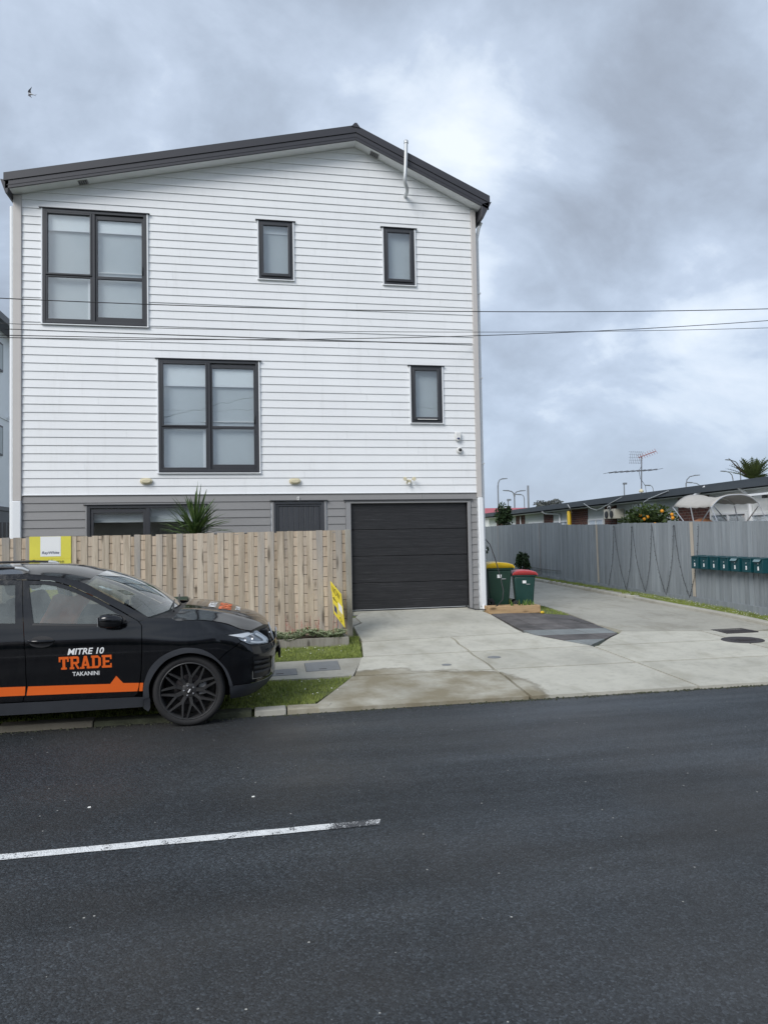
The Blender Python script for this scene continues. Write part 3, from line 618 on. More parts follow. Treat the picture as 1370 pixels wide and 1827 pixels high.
# ------------------------------------------------------------------ the three-storey house
YF = 14.0
PKX, PKB, SL, SR = 2.12, 9.88, .2262, .449           # ridge position, underside height at the ridge, slopes left and right
def roofline(x): return PKB-SL*(PKX-x) if x < PKX else PKB-SR*(x-PKX)
def house():
    H = thing('townhouse', 'tall white weatherboard house with grey ground floor, gable roof and dark garage door', 'house', (.1, 18, .4))
    XL, XR, XLo, XRo, YB = -4.165, 4.555, -4.30, 4.66, 24.5
    wins = {'w1': (-3.80, -1.935, 6.03, 8.20), 'w2': (-1.735, .146, 3.232, 5.405), 'w3': (.185, .850, 7.07, 8.225), 'w4': (2.693, 3.335, 7.08, 8.237), 'w5': (3.207, 3.858, 4.247, 5.40), 'w6': (-3.03, -.90, 1.42, 2.605)}
    door = (.345, 1.465, .40, 2.675); gar = (1.825, 4.42, .38, 2.672)
    # structural wall behind the boards, with its openings
    holes = [[(a+.03, c+.03), (b-.03, c+.03), (b-.03, d-.03), (a+.03, d-.03)] for a, b, c, d in wins.values()]+[[(.42, .405), (1.39, .405), (1.39, 2.64), (.42, 2.64)], [(1.93, .385), (4.352, .385), (4.352, 2.615), (1.93, 2.615)]]
    outline = [(XLo, .36), (XRo, .36), (XRo, roofline(XRo)), (PKX, PKB), (XLo, roofline(XLo))]
    vs, tri, bound = fill(outline, holes, 2.0, 2.0)
    mb = MB(); mb.add([(x, YF+.004, z) for x, z in vs], tri)
    for lp in bound[1:]:
        n = len(lp); mb.add([(x, YF+.004, z) for x, z in lp]+[(x, YF+.16, z) for x, z in lp], [(i, (i+1) % n, n+(i+1) % n, n+i) for i in range(n)])
    mb.build('wall', 'white', H)
    # side and rear walls, lapped boards in one skin each
    for x, nm in ((XLo, -1), (XRo, 1)):
        rows = []; z = .38; top = roofline(x)
        while z < top: rows += [[(x+nm*.03, YF+.02, z), (x+nm*.03, YB, z)], [(x+nm*.012, YF+.02, min(z+.154, top)), (x+nm*.012, YB, min(z+.154, top))]]; z += .154
        MB().grid(rows).build('side_wall', 'white_board', H)
    MB().prism(outline, lambda u, v, s: (u, YB+s*.02, v)).build('rear_wall', 'white_board', H)
    MB().box(XLo+.05, XRo-.05, YF+.02, YB, .2, .375).build('floor_slab', 'old_concrete', H)
    for zf in (2.82, 5.75): MB().box(XLo+.1, XRo-.1, YF+.6, YB-.1, zf-.1, zf).build('storey_floor', 'room', H)
    # weatherboards, one object per length
    ops = [(a-.028, b+.028, c-.03, d+.004) for a, b, c, d in wins.values()]+[door, gar]
    rng = random.Random(2); e = .154
    def board(xa, xb, za, zb, zrow, mat):
        poly = [(xa, za), (xb, za), (xb, zb), (xa, zb)]
        poly = clip(poly, -SL, 1, PKB-SL*PKX-.004); poly = clip(poly, SR, 1, PKB+SR*PKX-.004)
        if len(poly) < 3: return
        f = lambda z: YF-.010-.016*(1-(z-zrow)/e)
        MB().prism(poly, lambda u, v, s: (u, f(v) if s == 0 else YF, v)).build('weatherboard', mat, H)
    def course(z0, mat):
        z1 = z0+e-.0015; cuts = [o for o in ops if o[2] < z1 and o[3] > z0]
        xs = sorted({XL, XR}|{o[0] for o in cuts}|{o[1] for o in cuts}); joints = []
        x = XL+rng.uniform(.8, 4.2)
        while x < XR: joints.append(x); x += 4.2
        for a, b in zip(xs[:-1], xs[1:]):
            m = (a+b)/2; c = [o for o in cuts if o[0] < m < o[1]]
            lo, hi = z0, z1; segs = [(z0, z1)]
            for o in c: segs = [q for s in segs for q in ((s[0], min(s[1], o[2])), (max(s[0], o[3]), s[1])) if q[1]-q[0] > .012]
            js = [j for j in joints if a+.3 < j < b-.3]
            for s in segs:
                p = [a]+js+[b]
                for i in range(len(p)-1): board(p[i]+(.001 if i else 0), p[i+1]-(.001 if i < len(p)-2 else 0), s[0], s[1], z0, mat)
    z = 2.812
    while z < PKB: course(z, 'white_board'); z += e
    z = 2.812-e; k = 0
    while z > .30: course(z, 'grey_board'); z -= e
    MB().box(XL, XR, YF-.040, YF-.0, 2.800, 2.811).build('storey_flashing', 'white', H)
    # corner boxes: beige above, white below
    MB().box(-4.312, XL-.002, YF-.055, YF+.10, 2.70, roofline(-4.31)-.01).build('corner_trim', 'beige', H, bevel=.008)
    MB().box(-4.322, XL-.004, YF-.075, YF+.06, .32, 2.697).build('downpipe', 'white', H, bevel=.012)
    MB().box(XR+.002, 4.662, YF-.055, YF+.10, 2.70, roofline(4.66)-.01).build('corner_trim', 'beige', H, bevel=.008)
    MB().hexa([(4.585, YF-.09, .46), (4.695, YF-.09, .46), (4.695, YF+.0, .46), (4.585, YF+.0, .46), (4.568, YF-.085, 2.697), (4.672, YF-.085, 2.697), (4.672, YF+.0, 2.697), (4.568, YF+.0, 2.697)]).build('downpipe', 'white', H, bevel=.012)
    MB().tube([(4.64, 13.95, .50), (4.645, 13.94, .43), (4.675, 13.88, .385), (4.73, 13.80, .375)], [.05, .05, .05, .058], 12).build('downpipe_shoe', 'white', H, smooth=40)
    MB().tube([(4.735, 14.12, .45), (4.735, 14.12, 8.2), (4.76, 14.05, 8.4), (4.80, 14.0, 8.50)], .036, 10).build('downpipe', 'white', H, smooth=50)
    MB().tube([(-4.375, 14.10, .45), (-4.375, 14.10, 8.25)], .036, 10).build('downpipe', 'white', H, smooth=50)
    for zc in (1.6, 3.4, 5.2, 7.0): MB().box(4.69, 4.78, 14.07, 14.10, zc, zc+.03).build('pipe_bracket', 'white', H)
    # roof: two sheets with ribs, barge boards in two steps, raked soffit, gutters
    YR0 = 13.72; xe0, xe1 = -4.39, 4.89
    def strip(xa, xb, o0, o1, y0, y1):    # sloped slab between underside offsets o0..o1
        return [(xa, y0, roofline(xa)+o0), (xb, y0, roofline(xb)+o0), (xb, y1, roofline(xb)+o0), (xa, y1, roofline(xa)+o0), (xa, y0, roofline(xa)+o1), (xb, y0, roofline(xb)+o1), (xb, y1, roofline(xb)+o1), (xa, y1, roofline(xa)+o1)]
    for xa, xb in ((xe0, PKX), (PKX, xe1)):
        rf = MB().hexa(strip(xa, xb, .205, .262, YR0-.02, YB+.25)).build('roof', 'roof', H)
        for y in range(14): MB().hexa(strip(xa+.03, xb-.03, .2625, .295, 13.95+y*.76, 13.99+y*.76)).build('roof_rib', 'roof', rf)
        MB().hexa(strip(xa, xb, .135, .285, YR0-.045, YR0-.021)).build('barge_flashing', 'roof', H, bevel=.004)
        MB().hexa(strip(xa+.02 if xa < PKX else xa, xb if xa < PKX else xb-.02, -.012, .131, YR0-.030, YR0+.0)).build('barge_board', 'roof', H, bevel=.004)
        MB().hexa(strip(xa+.05 if xa < PKX else xa, xb if xa < PKX else xb-.05, .045, .052, YR0-.036, YR0-.031)).build('barge_bead', 'roof', H)
        MB().hexa(strip(xa+.06 if xa < PKX else xa, xb if xa < PKX else xb-.06, .002, .018, YR0+.002, YF+.03)).build('soffit', 'soffit', H)
    MB().hexa([(PKX-.09, YR0-.06, 10.125), (PKX+.09, YR0-.06, 10.105), (PKX+.09, YB+.3, 10.105), (PKX-.09, YB+.3, 10.125), (PKX-.02, YR0-.06, 10.20), (PKX+.02, YR0-.06, 10.20), (PKX+.02, YB+.3, 10.20), (PKX-.02, YB+.3, 10.20)]).build('ridge_cap', 'roof', H)
    zr = roofline(xe1); zl = roofline(xe0)
    MB().hexa([(4.70, YR0-.03, zr-.16), (4.74, YR0-.03, zr-.20), (4.74, YB+.2, zr-.20), (4.70, YB+.2, zr-.16), (4.72, YR0-.03, zr+.12), (4.93, YR0-.03, zr+.17), (4.93, YB+.2, zr+.17), (4.72, YB+.2, zr+.12)]).build('gutter', 'roof', H, bevel=.006)
    MB().hexa([(-4.36, YR0-.03, zl-.09), (-4.32, YR0-.03, zl-.09), (-4.32, YB+.2, zl-.09), (-4.36, YB+.2, zl-.09), (-4.45, YR0-.03, zl+.17), (-4.30, YR0-.03, zl+.15), (-4.30, YB+.2, zl+.15), (-4.45, YB+.2, zl+.17)]).build('gutter', 'roof', H, bevel=.006)
    for x in (-3.06, 2.52):    # soffit vents
        zz = roofline(x); s = SL if x < PKX else -SR
        v = MB().hexa([(x-.085, 13.80, zz-.085*s-.008), (x+.085, 13.80, zz+.085*s-.008), (x+.085, 13.95, zz+.085*s-.008), (x-.085, 13.95, zz-.085*s-.008), (x-.085, 13.80, zz-.085*s+.004), (x+.085, 13.80, zz+.085*s+.004), (x+.085, 13.95, zz+.085*s+.004), (x-.085, 13.95, zz-.085*s+.004)]).build('soffit_vent', 'grey_trim', H)
        for k in range(4): MB().box(x-.07+k*.037, x-.05+k*.037, 13.81, 13.94, zz-.03*0-.014+(k-1.5)*.037*s, zz-.0095+(k-1.5)*.037*s).build('vent_slot', 'frame', v)
    MB().tube([(3.17, 13.99, 8.93), (3.17, 13.80, 8.93), (3.15, 13.70, 8.95), (3.09, 13.62, 9.03), (3.085, 13.60, 9.12), (3.10, 13.60, 9.30), (3.125, 13.60, 9.84)], .036, 12).build('flue_pipe', 'galv', H, smooth=60)
    MB().lathe([(.044, 0), (.046, .05), (.02, .075), (0, .08)], 14, (3.125, 13.60, 9.83)).build('flue_cap', 'galv', H, smooth=50)
    # ---- windows
    def bars(mb, x0, x1, z0, z1, w, y0, y1, wb=None, wt=None):
        wb = w if wb is None else wb; wt = w if wt is None else wt
        mb.box(x0, x0+w, y0, y1, z0, z1); mb.box(x1-w, x1, y0, y1, z0, z1); mb.box(x0+w, x1-w, y0+.0005, y1, z0, z0+wb); mb.box(x0+w, x1-w, y0+.0005, y1, z1-wt, z1); return mb
    def trim(W, x0, x1, z0, z1, head='frame', jamb='white'):
        MB().box(x0-.060, x1+.060, YF-.072, YF-.006, z1+.004, z1+.018).build('head_flashing', head, W)
        for a, b in ((x0-.026, x0-.003), (x1+.003, x1+.026)): MB().box(a, b, YF-.052, YF+.004, z0-.028, z1+.003).build('jamb_facing', jamb, W)
        MB().hexa([(x0-.03, YF-.066, z0-.030), (x1+.03, YF-.066, z0-.030), (x1+.03, YF+.0, z0-.030), (x0-.03, YF+.0, z0-.030), (x0-.03, YF-.066, z0-.016), (x1+.03, YF-.066, z0-.016), (x1+.03, YF+.0, z0-.005), (x0-.03, YF+.0, z0-.005)]).build('sill', jamb, W)
    def pane(W, x0, x1, z0, z1, y): MB().box(x0, x1, y, y+.006, z0, z1).build('pane', 'glass', W)
    def big(key, mullion, trl, trr, blind, rod=True):
        x0, x1, z0, z1 = wins[key]; mb = MB(); bars(mb, x0, x1, z0, z1, .055, YF-.050, YF+.05)
        mb.box(mullion-.028, mullion+.028, YF-.046, YF+.05, z0+.055, z1-.055)
        W = mb.build('window', 'frame', H, bevel=.004)
        # left: fixed light below, fixed light above
        b = MB(); bars(b, x0+.056, mullion-.029, trl, z1-.056, .032, YF-.058, YF+.012); b.build('sash', 'frame', W, bevel=.004); b = MB(); bars(b, x0+.056, mullion-.029, z0+.056, trl-.004, .032, YF-.040, YF+.012); b.build('sash', 'frame', W, bevel=.004)
        pane(W, x0+.087, mullion-.060, trl+.031, z1-.087, YF-.02); pane(W, x0+.087, mullion-.06, z0+.087, trl-.035, YF-.02)
        # right: sliding sash set back
        b = MB(); bars(b, mullion+.030, x1-.057, z0+.057, z1-.075, .038, YF-.022, YF+.03, .09, .075); b.box(mullion+.068, x1-.095, YF-.021, YF+.03, trr-.028, trr+.028); b.build('sash', 'frame', W, bevel=.004)
        pane(W, mullion+.067, x1-.094, trr+.027, z1-.149, YF); pane(W, mullion+.067, x1-.094, z0+.146, trr-.027, YF)
        MB().tube([(x1-.082, YF-.026, trr+.08), (x1-.082, YF-.048, trr+.10), (x1-.082, YF-.05, trr+.16), (x1-.082, YF-.048, trr+.22), (x1-.082, YF-.026, trr+.24)], .010, 8).build('handle', 'black', W, smooth=50)
        trim(W, x0, x1, z0, z1)
        zb = z1-blind
        MB().box(x0+.08, x1-.08, YF+.034, YF+.038, zb, z1-.03).build('roller_blind', 'blind', W); MB().box(x0+.08, x1-.08, YF+.032, YF+.046, zb-.022, zb-.001).build('blind_bar', 'white', W)
        MB().box(x0-.25, x1+.25, YF+.085, YF+.09, z0-.2, z1+.2).build('added_pane_backing', 'curtain', W)  # added pale sheet that brightens the panes like reflected sky and room
        if rod: MB().box(mullion-.10, x1-.10, YF+.050, YF+.070, trr+.115, trr+.135).build('restrictor_bar', 'white_plastic', W)
        MB().box(mullion-.12, mullion-.06, YF+.055, YF+.075, z0+.09, trl-.06).build('inner_jamb', 'white', W)
    big('w1', -2.90, 6.945, 6.935, .36); big('w2', -.802, 4.105, 4.10, .48)
    for key, bl in (('w3', .22), ('w4', 0), ('w5', 0)):
        x0, x1, z0, z1 = wins[key]; mb = MB(); bars(mb, x0, x1, z0, z1, .038, YF-.045, YF+.05); W = mb.build('window', 'frame', H, bevel=.004)
        b = MB(); bars(b, x0+.042, x1-.042, z0+.045, z1-.042, .050, YF-.066, YF+.0, .058); b.build('sash', 'frame', W, bevel=.005); pane(W, x0+.09, x1-.09, z0+.10, z1-.09, YF-.04)
        trim(W, x0, x1, z0, z1); MB().box(x0-.1, x1+.1, YF+.075, YF+.08, z0-.1, z1+.1).build('added_pane_backing', 'curtain', W)  # small panes get the same added brightening sheet
        MB().box(x0+.12, x1-.12, YF-.075, YF-.067, z0+.050, z0+.062).build('drip_bar', 'white_plastic' if key == 'w5' else 'frame', W)
        if bl: MB().box(x0+.05, x1-.05, YF+.055, YF+.059, z1-bl, z1-.03).build('roller_blind', 'blind', W)
    # ground floor slider, dark room with half-drawn blind
    x0, x1, z0, z1 = wins['w6']; mb = MB(); bars(mb, x0, x1, z0, z1, .055, YF-.05, YF+.05); mb.box(-1.975, -1.905, YF-.045, YF+.05, z0+.055, z1-.055); W = mb.build('window', 'frame', H, bevel=.004)
    b = MB(); bars(b, x0+.057, -1.977, z0+.057, z1-.07, .055, YF-.03, YF+.02, .09, .075); b.build('sash', 'frame', W, bevel=.004); pane(W, x0+.11, -2.03, z0+.145, z1-.143, YF-.01); pane(W, -1.904, x1-.056, z0+.056, z1-.056, YF-.02)
    trim(W, x0, x1, z0, z1, 'frame', 'grey_trim'); MB().box(x0+.07, x1-.07, YF+.13, YF+.134, z1-.30, z1-.03).build('roller_blind', 'blind', W); MB().box(x0+.07, x1-.07, YF+.125, YF+.14, z1-.318, z1-.301).build('blind_bar', 'white', W)
    MB().box(x0-.3, x1+.3, YF+.55, YF+.555, z0-.3, z1+.1).build('room_back', 'room', W)
    # ---- front door: boards in a frame
    D = MB(); bars(D, .412, 1.398, .405, 2.645, .045, YF-.045, YF+.06); D = D.build('front_door', 'door', H, bevel=.004)
    for k in range(8): MB().box(.5005+k*.1012, .5985+k*.1012, YF-.008, YF+.03, .42, 2.555).build('plank', 'door', D, bevel=.006)
    b = MB(); bars(b, .459, 1.351, .41, 2.598, .040, YF-.022, YF+.028); b.build('stile', 'door', D); MB().box(.34, 1.47, YF-.075, YF-.006, 2.660, 2.674).build('head_flashing', 'frame', D)
    for a, bb in ((.375, .410), (1.400, 1.435)): MB().box(a, bb, YF-.045, YF+.0, .40, 2.658).build('jamb_facing', 'grey_trim', D)
    MB().tube([(1.30, YF-.03, 1.38), (1.30, YF-.08, 1.38), (1.20, YF-.08, 1.38)], .012, 8).build('door_handle', 'steel', D)
    # ---- garage: four embossed panels in a recess
    G = MB(); G.box(1.832, 1.930, YF-.044, YF+.10, .385, 2.63); G.box(4.352, 4.415, YF-.044, YF+.10, .385, 2.63); G.box(1.930, 4.352, YF-.043, YF+.10, 2.600, 2.63)
    G = G.build('garage_door_frame', 'grey_trim', H, bevel=.004); MB().box(1.79, 4.45, YF-.075, YF-.006, 2.656, 2.672).build('head_flashing', 'frame', G); MB().box(1.80, 4.44, YF-.04, YF-.002, 2.632, 2.655).build('head_board', 'grey_trim', G)
    zz = [.470, 1.0, 1.535, 2.07, 2.60]
    for k in range(4): MB().box(1.932, 4.350, YF+.045, YF+.085, zz[k]+.004, zz[k+1]-.004).build('door_panel', 'garage', G, bevel=.006)
    for k in range(4):
        for s in (.33, .66): MB().box(1.95, 4.33, YF+.041, YF+.0447, zz[k]+s*.53-.004, zz[k]+s*.53+.004).build('panel_rib', 'garage', G)
    MB().box(1.932, 4.350, YF+.04, YF+.09, .440, .469).build('bottom_seal', 'rubber', G); MB().box(1.94, 4.345, YF+.03, YF+.0395, .462, .474).build('bottom_rail', 'galv', G); MB().box(1.932, 4.350, YF+.09, YF+.10, .40, 2.6).build('door_backing', 'dark', G)
    MB().box(1.86, 4.40, YF-.02, YF+.12, .37, .4395).build('threshold', 'concrete', G)
    # ---- things fixed to the wall
    def bulkhead(x, z, lab):
        t = thing('wall_light', lab, 'light', (x, YF-.03, z), group='oval bulkhead lights on the wall')
        MB().prism([(x+.112*math.copysign(abs(math.cos(a))**.75, math.cos(a)), z+.060*math.copysign(abs(math.sin(a))**.8, math.sin(a))) for a in [2*math.pi*k/28 for k in range(28)]], lambda u, v, s: (u, YF-.034+(.0 if s else -.035), v)).build('base', 'cream', t, bevel=.008)
        MB().prism([(x+.088*math.copysign(abs(math.cos(a))**.75, math.cos(a)), z+.040*math.copysign(abs(math.sin(a))**.8, math.sin(a))) for a in [2*math.pi*k/24 for k in range(24)]], lambda u, v, s: (u, YF-.0695+(0 if s else -.025), v)).build('diffuser', 'cream', t, bevel=.012)
    bulkhead(-1.968, 3.056, 'oval cream bulkhead light on the wall above the ground floor window'); bulkhead(.829, 3.046, 'oval cream bulkhead light on the wall above the front door')
    x, z = 3.12, 3.06; t = thing('flood_light', 'small twin spot security light on the wall above the garage', 'light', (x, YF-.03, z))
    MB().box(x-.045, x+.045, YF-.07, YF-.030, z-.07, z+.01).build('base', 'cream', t, bevel=.01)
    MB().ball((x, YF-.09, z-.075), .032, 10, 6).build('sensor', 'white_plastic', t, smooth=60)
    for s in (-1, 1): h = MB().lathe([(.012, .0), (.022, -.03), (.040, -.065), (.034, -.07), (0, -.066)], 12, (0, 0, 0), 'y').xf(lambda a, b, c: (x+s*.062+a+s*(-b)*.5, YF-.075+b, z+.02+c)).build('spot_head', 'cream', t, smooth=40); 
    x, z = 4.170, 3.945; t = thing('alarm_siren', 'white wall alarm box with blue lens below the right window', 'alarm', (x, YF-.03, z))
    MB().prism([(x-.06, z+.10), (x-.06, z-.02), (x-.045, z-.065), (x, z-.085), (x+.045, z-.065), (x+.06, z-.02), (x+.06, z+.10)], lambda u, v, s: (u, YF-.032+(0 if s else -.062), v)).build('case', 'white_plastic', t, bevel=.012); MB().ball((x+.004, YF-.080, z-.035), .034, 12, 8, (1.05, .9, .75)).build('lens', 'navy', t, smooth=60)
    x, z = 4.200, 3.675; t = thing('security_camera', 'round white dome security camera below the alarm box', 'camera', (x, YF-.03, z))
    MB().lathe([(.062, 0), (.062, -.03), (.050, -.055), (0, -.06)], 20, (x, YF-.030, z), 'y').build('housing', 'white_plastic', t, smooth=40); MB().ball((x+.006, YF-.078, z+.004), .036, 14, 9).build('lens', 'ink', t, smooth=60)
    o = thing('house_number_plate', 'tiny white house number plate above the front door', 'number', (.89, YF-.04, 2.705)); MB().box(.868, .912, YF-.046, YF-.0375, 2.672, 2.742).build('plate', 'white_plastic', o)
    lettering('digit', '1', .012, .044, lambda u, v, d: (.89+u, YF-.0468, 2.707+v), 'ink', o, .01)
    o = thing('garden_hose', 'black garden hose hanging from the side wall and trailing to the garage', 'hose', (4.75, 13.9, .4))
    MB().tube([(4.73, 14.25, 1.78), (4.80, 14.2, 1.83), (4.86, 14.1, 1.72), (4.93, 14.0, 1.42), (5.0, 13.9, 1.05), (5.02, 13.8, .78), (4.97, 13.72, .60), (4.86, 13.70, .50), (4.72, 13.68, .43), (4.56, 13.70, .415), (4.40, 13.80, .425), (4.30, 13.88, .45), (4.26, 13.95, .49)], .011, 8).build('hose', 'black', o, smooth=60)
    MB().tube([(4.67, 14.25, 1.78), (4.74, 14.25, 1.78), (4.745, 14.25, 1.73)], .016, 8).build('tap', 'white_plastic', o)
house()

# ------------------------------------------------------------------ house next door, seen past the left corner
def neighbour():
    t = thing('neighbour_house', 'pale grey house with dark roof seen past the left corner', 'house', (-12, 28, .3))
    X = -8.6
    vs, tri, bound = fill([(20, 3.2), (36, 3.2), (36, 9.36), (20, 9.36)], [[(26.55, 7.74), (26.72, 7.74), (26.72, 8.98), (26.55, 8.98)]][:0], 3, 3)
    MB().add([(X, y, z) for y, z in vs], tri).build('wall', 'neigh_wall', t)
    MB().box(-16, X-.01, 20, 36, .2, 3.2).build('ground_floor_wall', 'frame', t); MB().box(-16, X-.012, 20.0, 36, 3.21, 9.4).build('wall', 'neigh_wall', t)
    MB().box(X+.001, X+.012, 20, 36, 6.33, 6.345).build('joint_strip', 'grey_trim', t); MB().box(X+.001, X+.05, 20, 36, 3.1, 3.24).build('storey_flashing', 'frame', t)
    for y0, y1, z0, z1 in ((25.2, 26.62, 7.95, 8.95), (27.55, 28.1, 7.75, 8.95), (25.2, 26.62, 5.0, 6.05), (27.55, 28.1, 4.85, 6.05)):
        w = MB().box(X+.002, X+.06, y0, y1, z0, z1).build('window', 'frame', t); MB().box(X+.0605, X+.064, y0+.07, y1-.07, z0+.07, z1-.07).build('pane', 'curtain', w)
    r = MB().hexa([(-12.4, 19.5, 11.4), (X+.45, 19.5, 9.45), (X+.45, 36.5, 9.45), (-12.4, 36.5, 11.4), (-12.4, 19.5, 11.6), (X+.45, 19.5, 9.68), (X+.45, 36.5, 9.68), (-12.4, 36.5, 11.6)]).build('roof', 'roof', t)
    MB().hexa([(-16.4, 19.5, 9.45), (-12.4, 19.5, 11.4), (-12.4, 36.5, 11.4), (-16.4, 36.5, 9.45), (-16.4, 19.5, 9.68), (-12.4, 19.5, 11.6), (-12.4, 36.5, 11.6), (-16.4, 36.5, 9.68)]).build('roof', 'roof', t)
    MB().box(X+.36, X+.50, 19.5, 36.5, 9.40, 9.62).build('gutter', 'roof', t); MB().tube([(X+.05, 27.25, 6.42), (X+.16, 27.2, 6.50), (X+.24, 27.15, 6.36)], [.05, .05, .08], 8).build('vent_hood', 'white', t)
    f = thing('side_fence', 'dark corrugated boundary fence between the two houses', 'fence', (-6.5, 22, .3))
    for k in range(34): MB().box(-8.5+k*.12, -8.5+k*.12+.085, 22, 22.03+(k % 2)*.015, .25, 2.55).build('sheet_rib', 'frame', f)
neighbour()

# ------------------------------------------------------------------ the parked car (x forward from the front axle, y across, z up; near side is -y)
ZT = [.0, .2, .35, .5, .7, .86, .93, 1.0, 1.1, 1.2, 1.4, 1.6, 1.68, 1.75]; YT = [.80, .82, .868, .892, .906, .912, .905, .890, .868, .832, .747, .655, .60, .5]
ZN = [.15, .22, .28, .34, .42, .50, .56, .62, .70, .78, .84, .90, .95, 1.0, 1.2]; XN = [.60, .74, .83, .88, .905, .905, .915, .94, .935, .91, .885, .855, .825, .78, .5]
ZR = [.15, .3, .5, .8, 1.0, 1.2, 1.4, 1.55, 1.65]; XR_ = [-3.45, -3.62, -3.71, -3.72, -3.68, -3.60, -3.45, -3.28, -3.1]
def hw(x, z):
    t = min(1, max(0, (smoothi(z, ZN, XN)-x)/.62)); s = (1-(1-t)**2.4)**(1/2.4)
    t2 = min(1, max(0, (x-smoothi(z, ZR, XR_))/.55)); s2 = (1-(1-t2)**2.6)**(1/2.6)
    y = smoothi(z, ZT, YT)*s*s2
    # gentle swell of the fender over the front wheel and the rear haunch, a crease along the doors
    y += .022*math.exp(-((x)/.42)**2-((z-.80)/.16)**2)+.02*math.exp(-((x+2.7)/.45)**2-((z-.84)/.17)**2)
    y -= .016*math.exp(-((z-.50)/.13)**2)*max(0, 1-((x+1.35)/.95)**2)
    return y
def car():
    C = thing('parked_car', 'black sport utility car with orange stripe and shop lettering parked at the kerb', 'car', (-.661, 8.46, .02), (rad(1.4), 0, 0), local=True)
    def nrm(x, z, sg):
        e = .006; a = (hw(x+e, z)-hw(x-e, z))/(2*e); b = (hw(x, z+e)-hw(x, z-e))/(2*e); n = Vector((-a*1, 1, -b)); n.normalize(); return (n.x, n.y*sg, n.z)
    def panel(name, poly, mat, parent, off=0.0, holes=(), step=.045, fl=.02, both=True, nearonly=False):
        vs, tri, bound = fill(poly, holes, step, step*.6)
        outs = []
        for sg in ((-1,) if nearonly else (-1, 1)):
            V = [(x, sg*(hw(x, z)+off), z) for x, z in vs]; F = [(t if sg > 0 else t[::-1]) for t in tri]; Nn = [nrm(x, z, sg) for x, z in vs]
            # orient outward
            if F:
                a, b, c = (Vector(V[i]) for i in F[0])
                if ((b-a).cross(c-a)).y*sg < 0: F = [f[::-1] for f in F]
            if fl:
                for li, lp in enumerate(bound):
                    n = len(lp); k = len(V); cx = sum(p[0] for p in lp)/n; cz = sum(p[1] for p in lp)/n
                    for d in (0, fl):
                        for x, z in lp:
                            V.append((x, sg*max(0, hw(x, z)+off-d), z)); q = Vector((x-cx, 0, z-cz)); q = q.normalized() if q.length > 1e-6 else Vector((0, sg, 0)); Nn.append(tuple(q if li == 0 else -q))
                    F += [(k+i, k+(i+1) % n, k+n+(i+1) % n, k+n+i) for i in range(n)]
            me = bpy.data.meshes.new(name); me.from_pydata(V, [], F); me.update()
            for p in me.polygons: p.use_smooth = True
            me.normals_split_custom_set_from_vertices(Nn)
            outs.append(link(name, me, mat, parent if not isinstance(parent, (list, tuple)) else parent[0 if sg < 0 else 1]))
        return outs
    arch = lambda cx, r, a0, a1, n=16, zc=.37: [(cx+r*math.cos(rad(a0+(a1-a0)*i/n)), zc+r*math.sin(rad(a0+(a1-a0)*i/n))) for i in range(n+1)]
    def sm(pts, n=5):
        ts = list(range(len(pts))); out = []
        for i in range((len(pts)-1)*n+1): t = i/n; out.append((smoothi(t, ts, [p[0] for p in pts]), smoothi(t, ts, [p[1] for p in pts])))
        return out
    cant = [(-3.22, 1.44), (-3.05, 1.52), (-2.8, 1.575), (-2.4, 1.60), (-1.873, 1.598), (-1.602, 1.594), (-1.379, 1.572), (-1.165, 1.53), (-1.032, 1.486), (-.77, 1.339), (-.50, 1.190), (-.40, 1.140)]
    dtop = [(-1.635, 1.535), (-1.37, 1.518), (-1.255, 1.487), (-1.155, 1.452), (-.91, 1.337), (-.68, 1.207), (-.495, 1.098)]
    # side frame: A pillar and cant rail
    panel('roof_rail_side', cant[4:]+[(-.40, 1.125), (-.488, 1.100)]+[(x+.006, z+.008) for x, z in dtop[::-1]]+[(-1.80, 1.545), (-1.873, 1.548)], 'paint', C, 0, step=.04)
    fwin = [(-1.487, 1.118), (-1.53, 1.30), (-1.572, 1.493), (-1.425, 1.487), (-1.31, 1.466), (-1.20, 1.432), (-1.084, 1.382), (-.911, 1.297), (-.737, 1.203), (-.612, 1.128), (-.625, 1.102), (-.822, 1.086), (-1.15, 1.098)]
    fd = panel('front_door', [(-1.635, 1.535), (-1.60, 1.28), (-1.576, 1.114), (-1.552, .90), (-1.545, .78), (-1.548, .486), (-1.585, .348), (-1.05, .342), (-.540, .337), (-.505, .37), (-.490, .44), (-.466, .611), (-.455, .866), (-.463, 1.06)]+dtop[::-1][:-1], 'paint', C, 0, [fwin], step=.04)
    rwin = [(-1.655, 1.122), (-1.70, 1.494), (-2.05, 1.498), (-2.38, 1.49), (-2.52, 1.46), (-2.50, 1.16), (-2.2, 1.145)]
    rd = panel('rear_door', [(-1.642, 1.537), (-1.606, 1.28), (-1.583, 1.114), (-1.559, .90), (-1.552, .78), (-1.556, .486), (-1.594, .348), (-2.12, .352)]+arch(-2.70, .475, 8, 60, 8)[0:]+[(-2.50, .90), (-2.55, 1.14), (-2.58, 1.47), (-2.38, 1.535), (-2.0, 1.547)], 'paint', C, 0, [rwin], step=.05)
    qwin = [(-2.66, 1.17), (-2.64, 1.46), (-2.9, 1.43), (-3.12, 1.33), (-3.16, 1.22)]
    panel('quarter_panel', [(-2.557, 1.14), (-2.507, .90)]+arch(-2.70, .475, 64, 172, 14)+[(-3.25, .43), (-3.60, .45), (-3.69, .6), (-3.70, .8), (-3.665, 1.0), (-3.585, 1.2), (-3.43, 1.4), (-3.28, 1.53)]+cant[1:4]+[(-1.879, 1.598), (-1.879, 1.554), (-2.0, 1.554), (-2.38, 1.542), (-2.587, 1.478)], 'paint', C, 0, [qwin], step=.06)
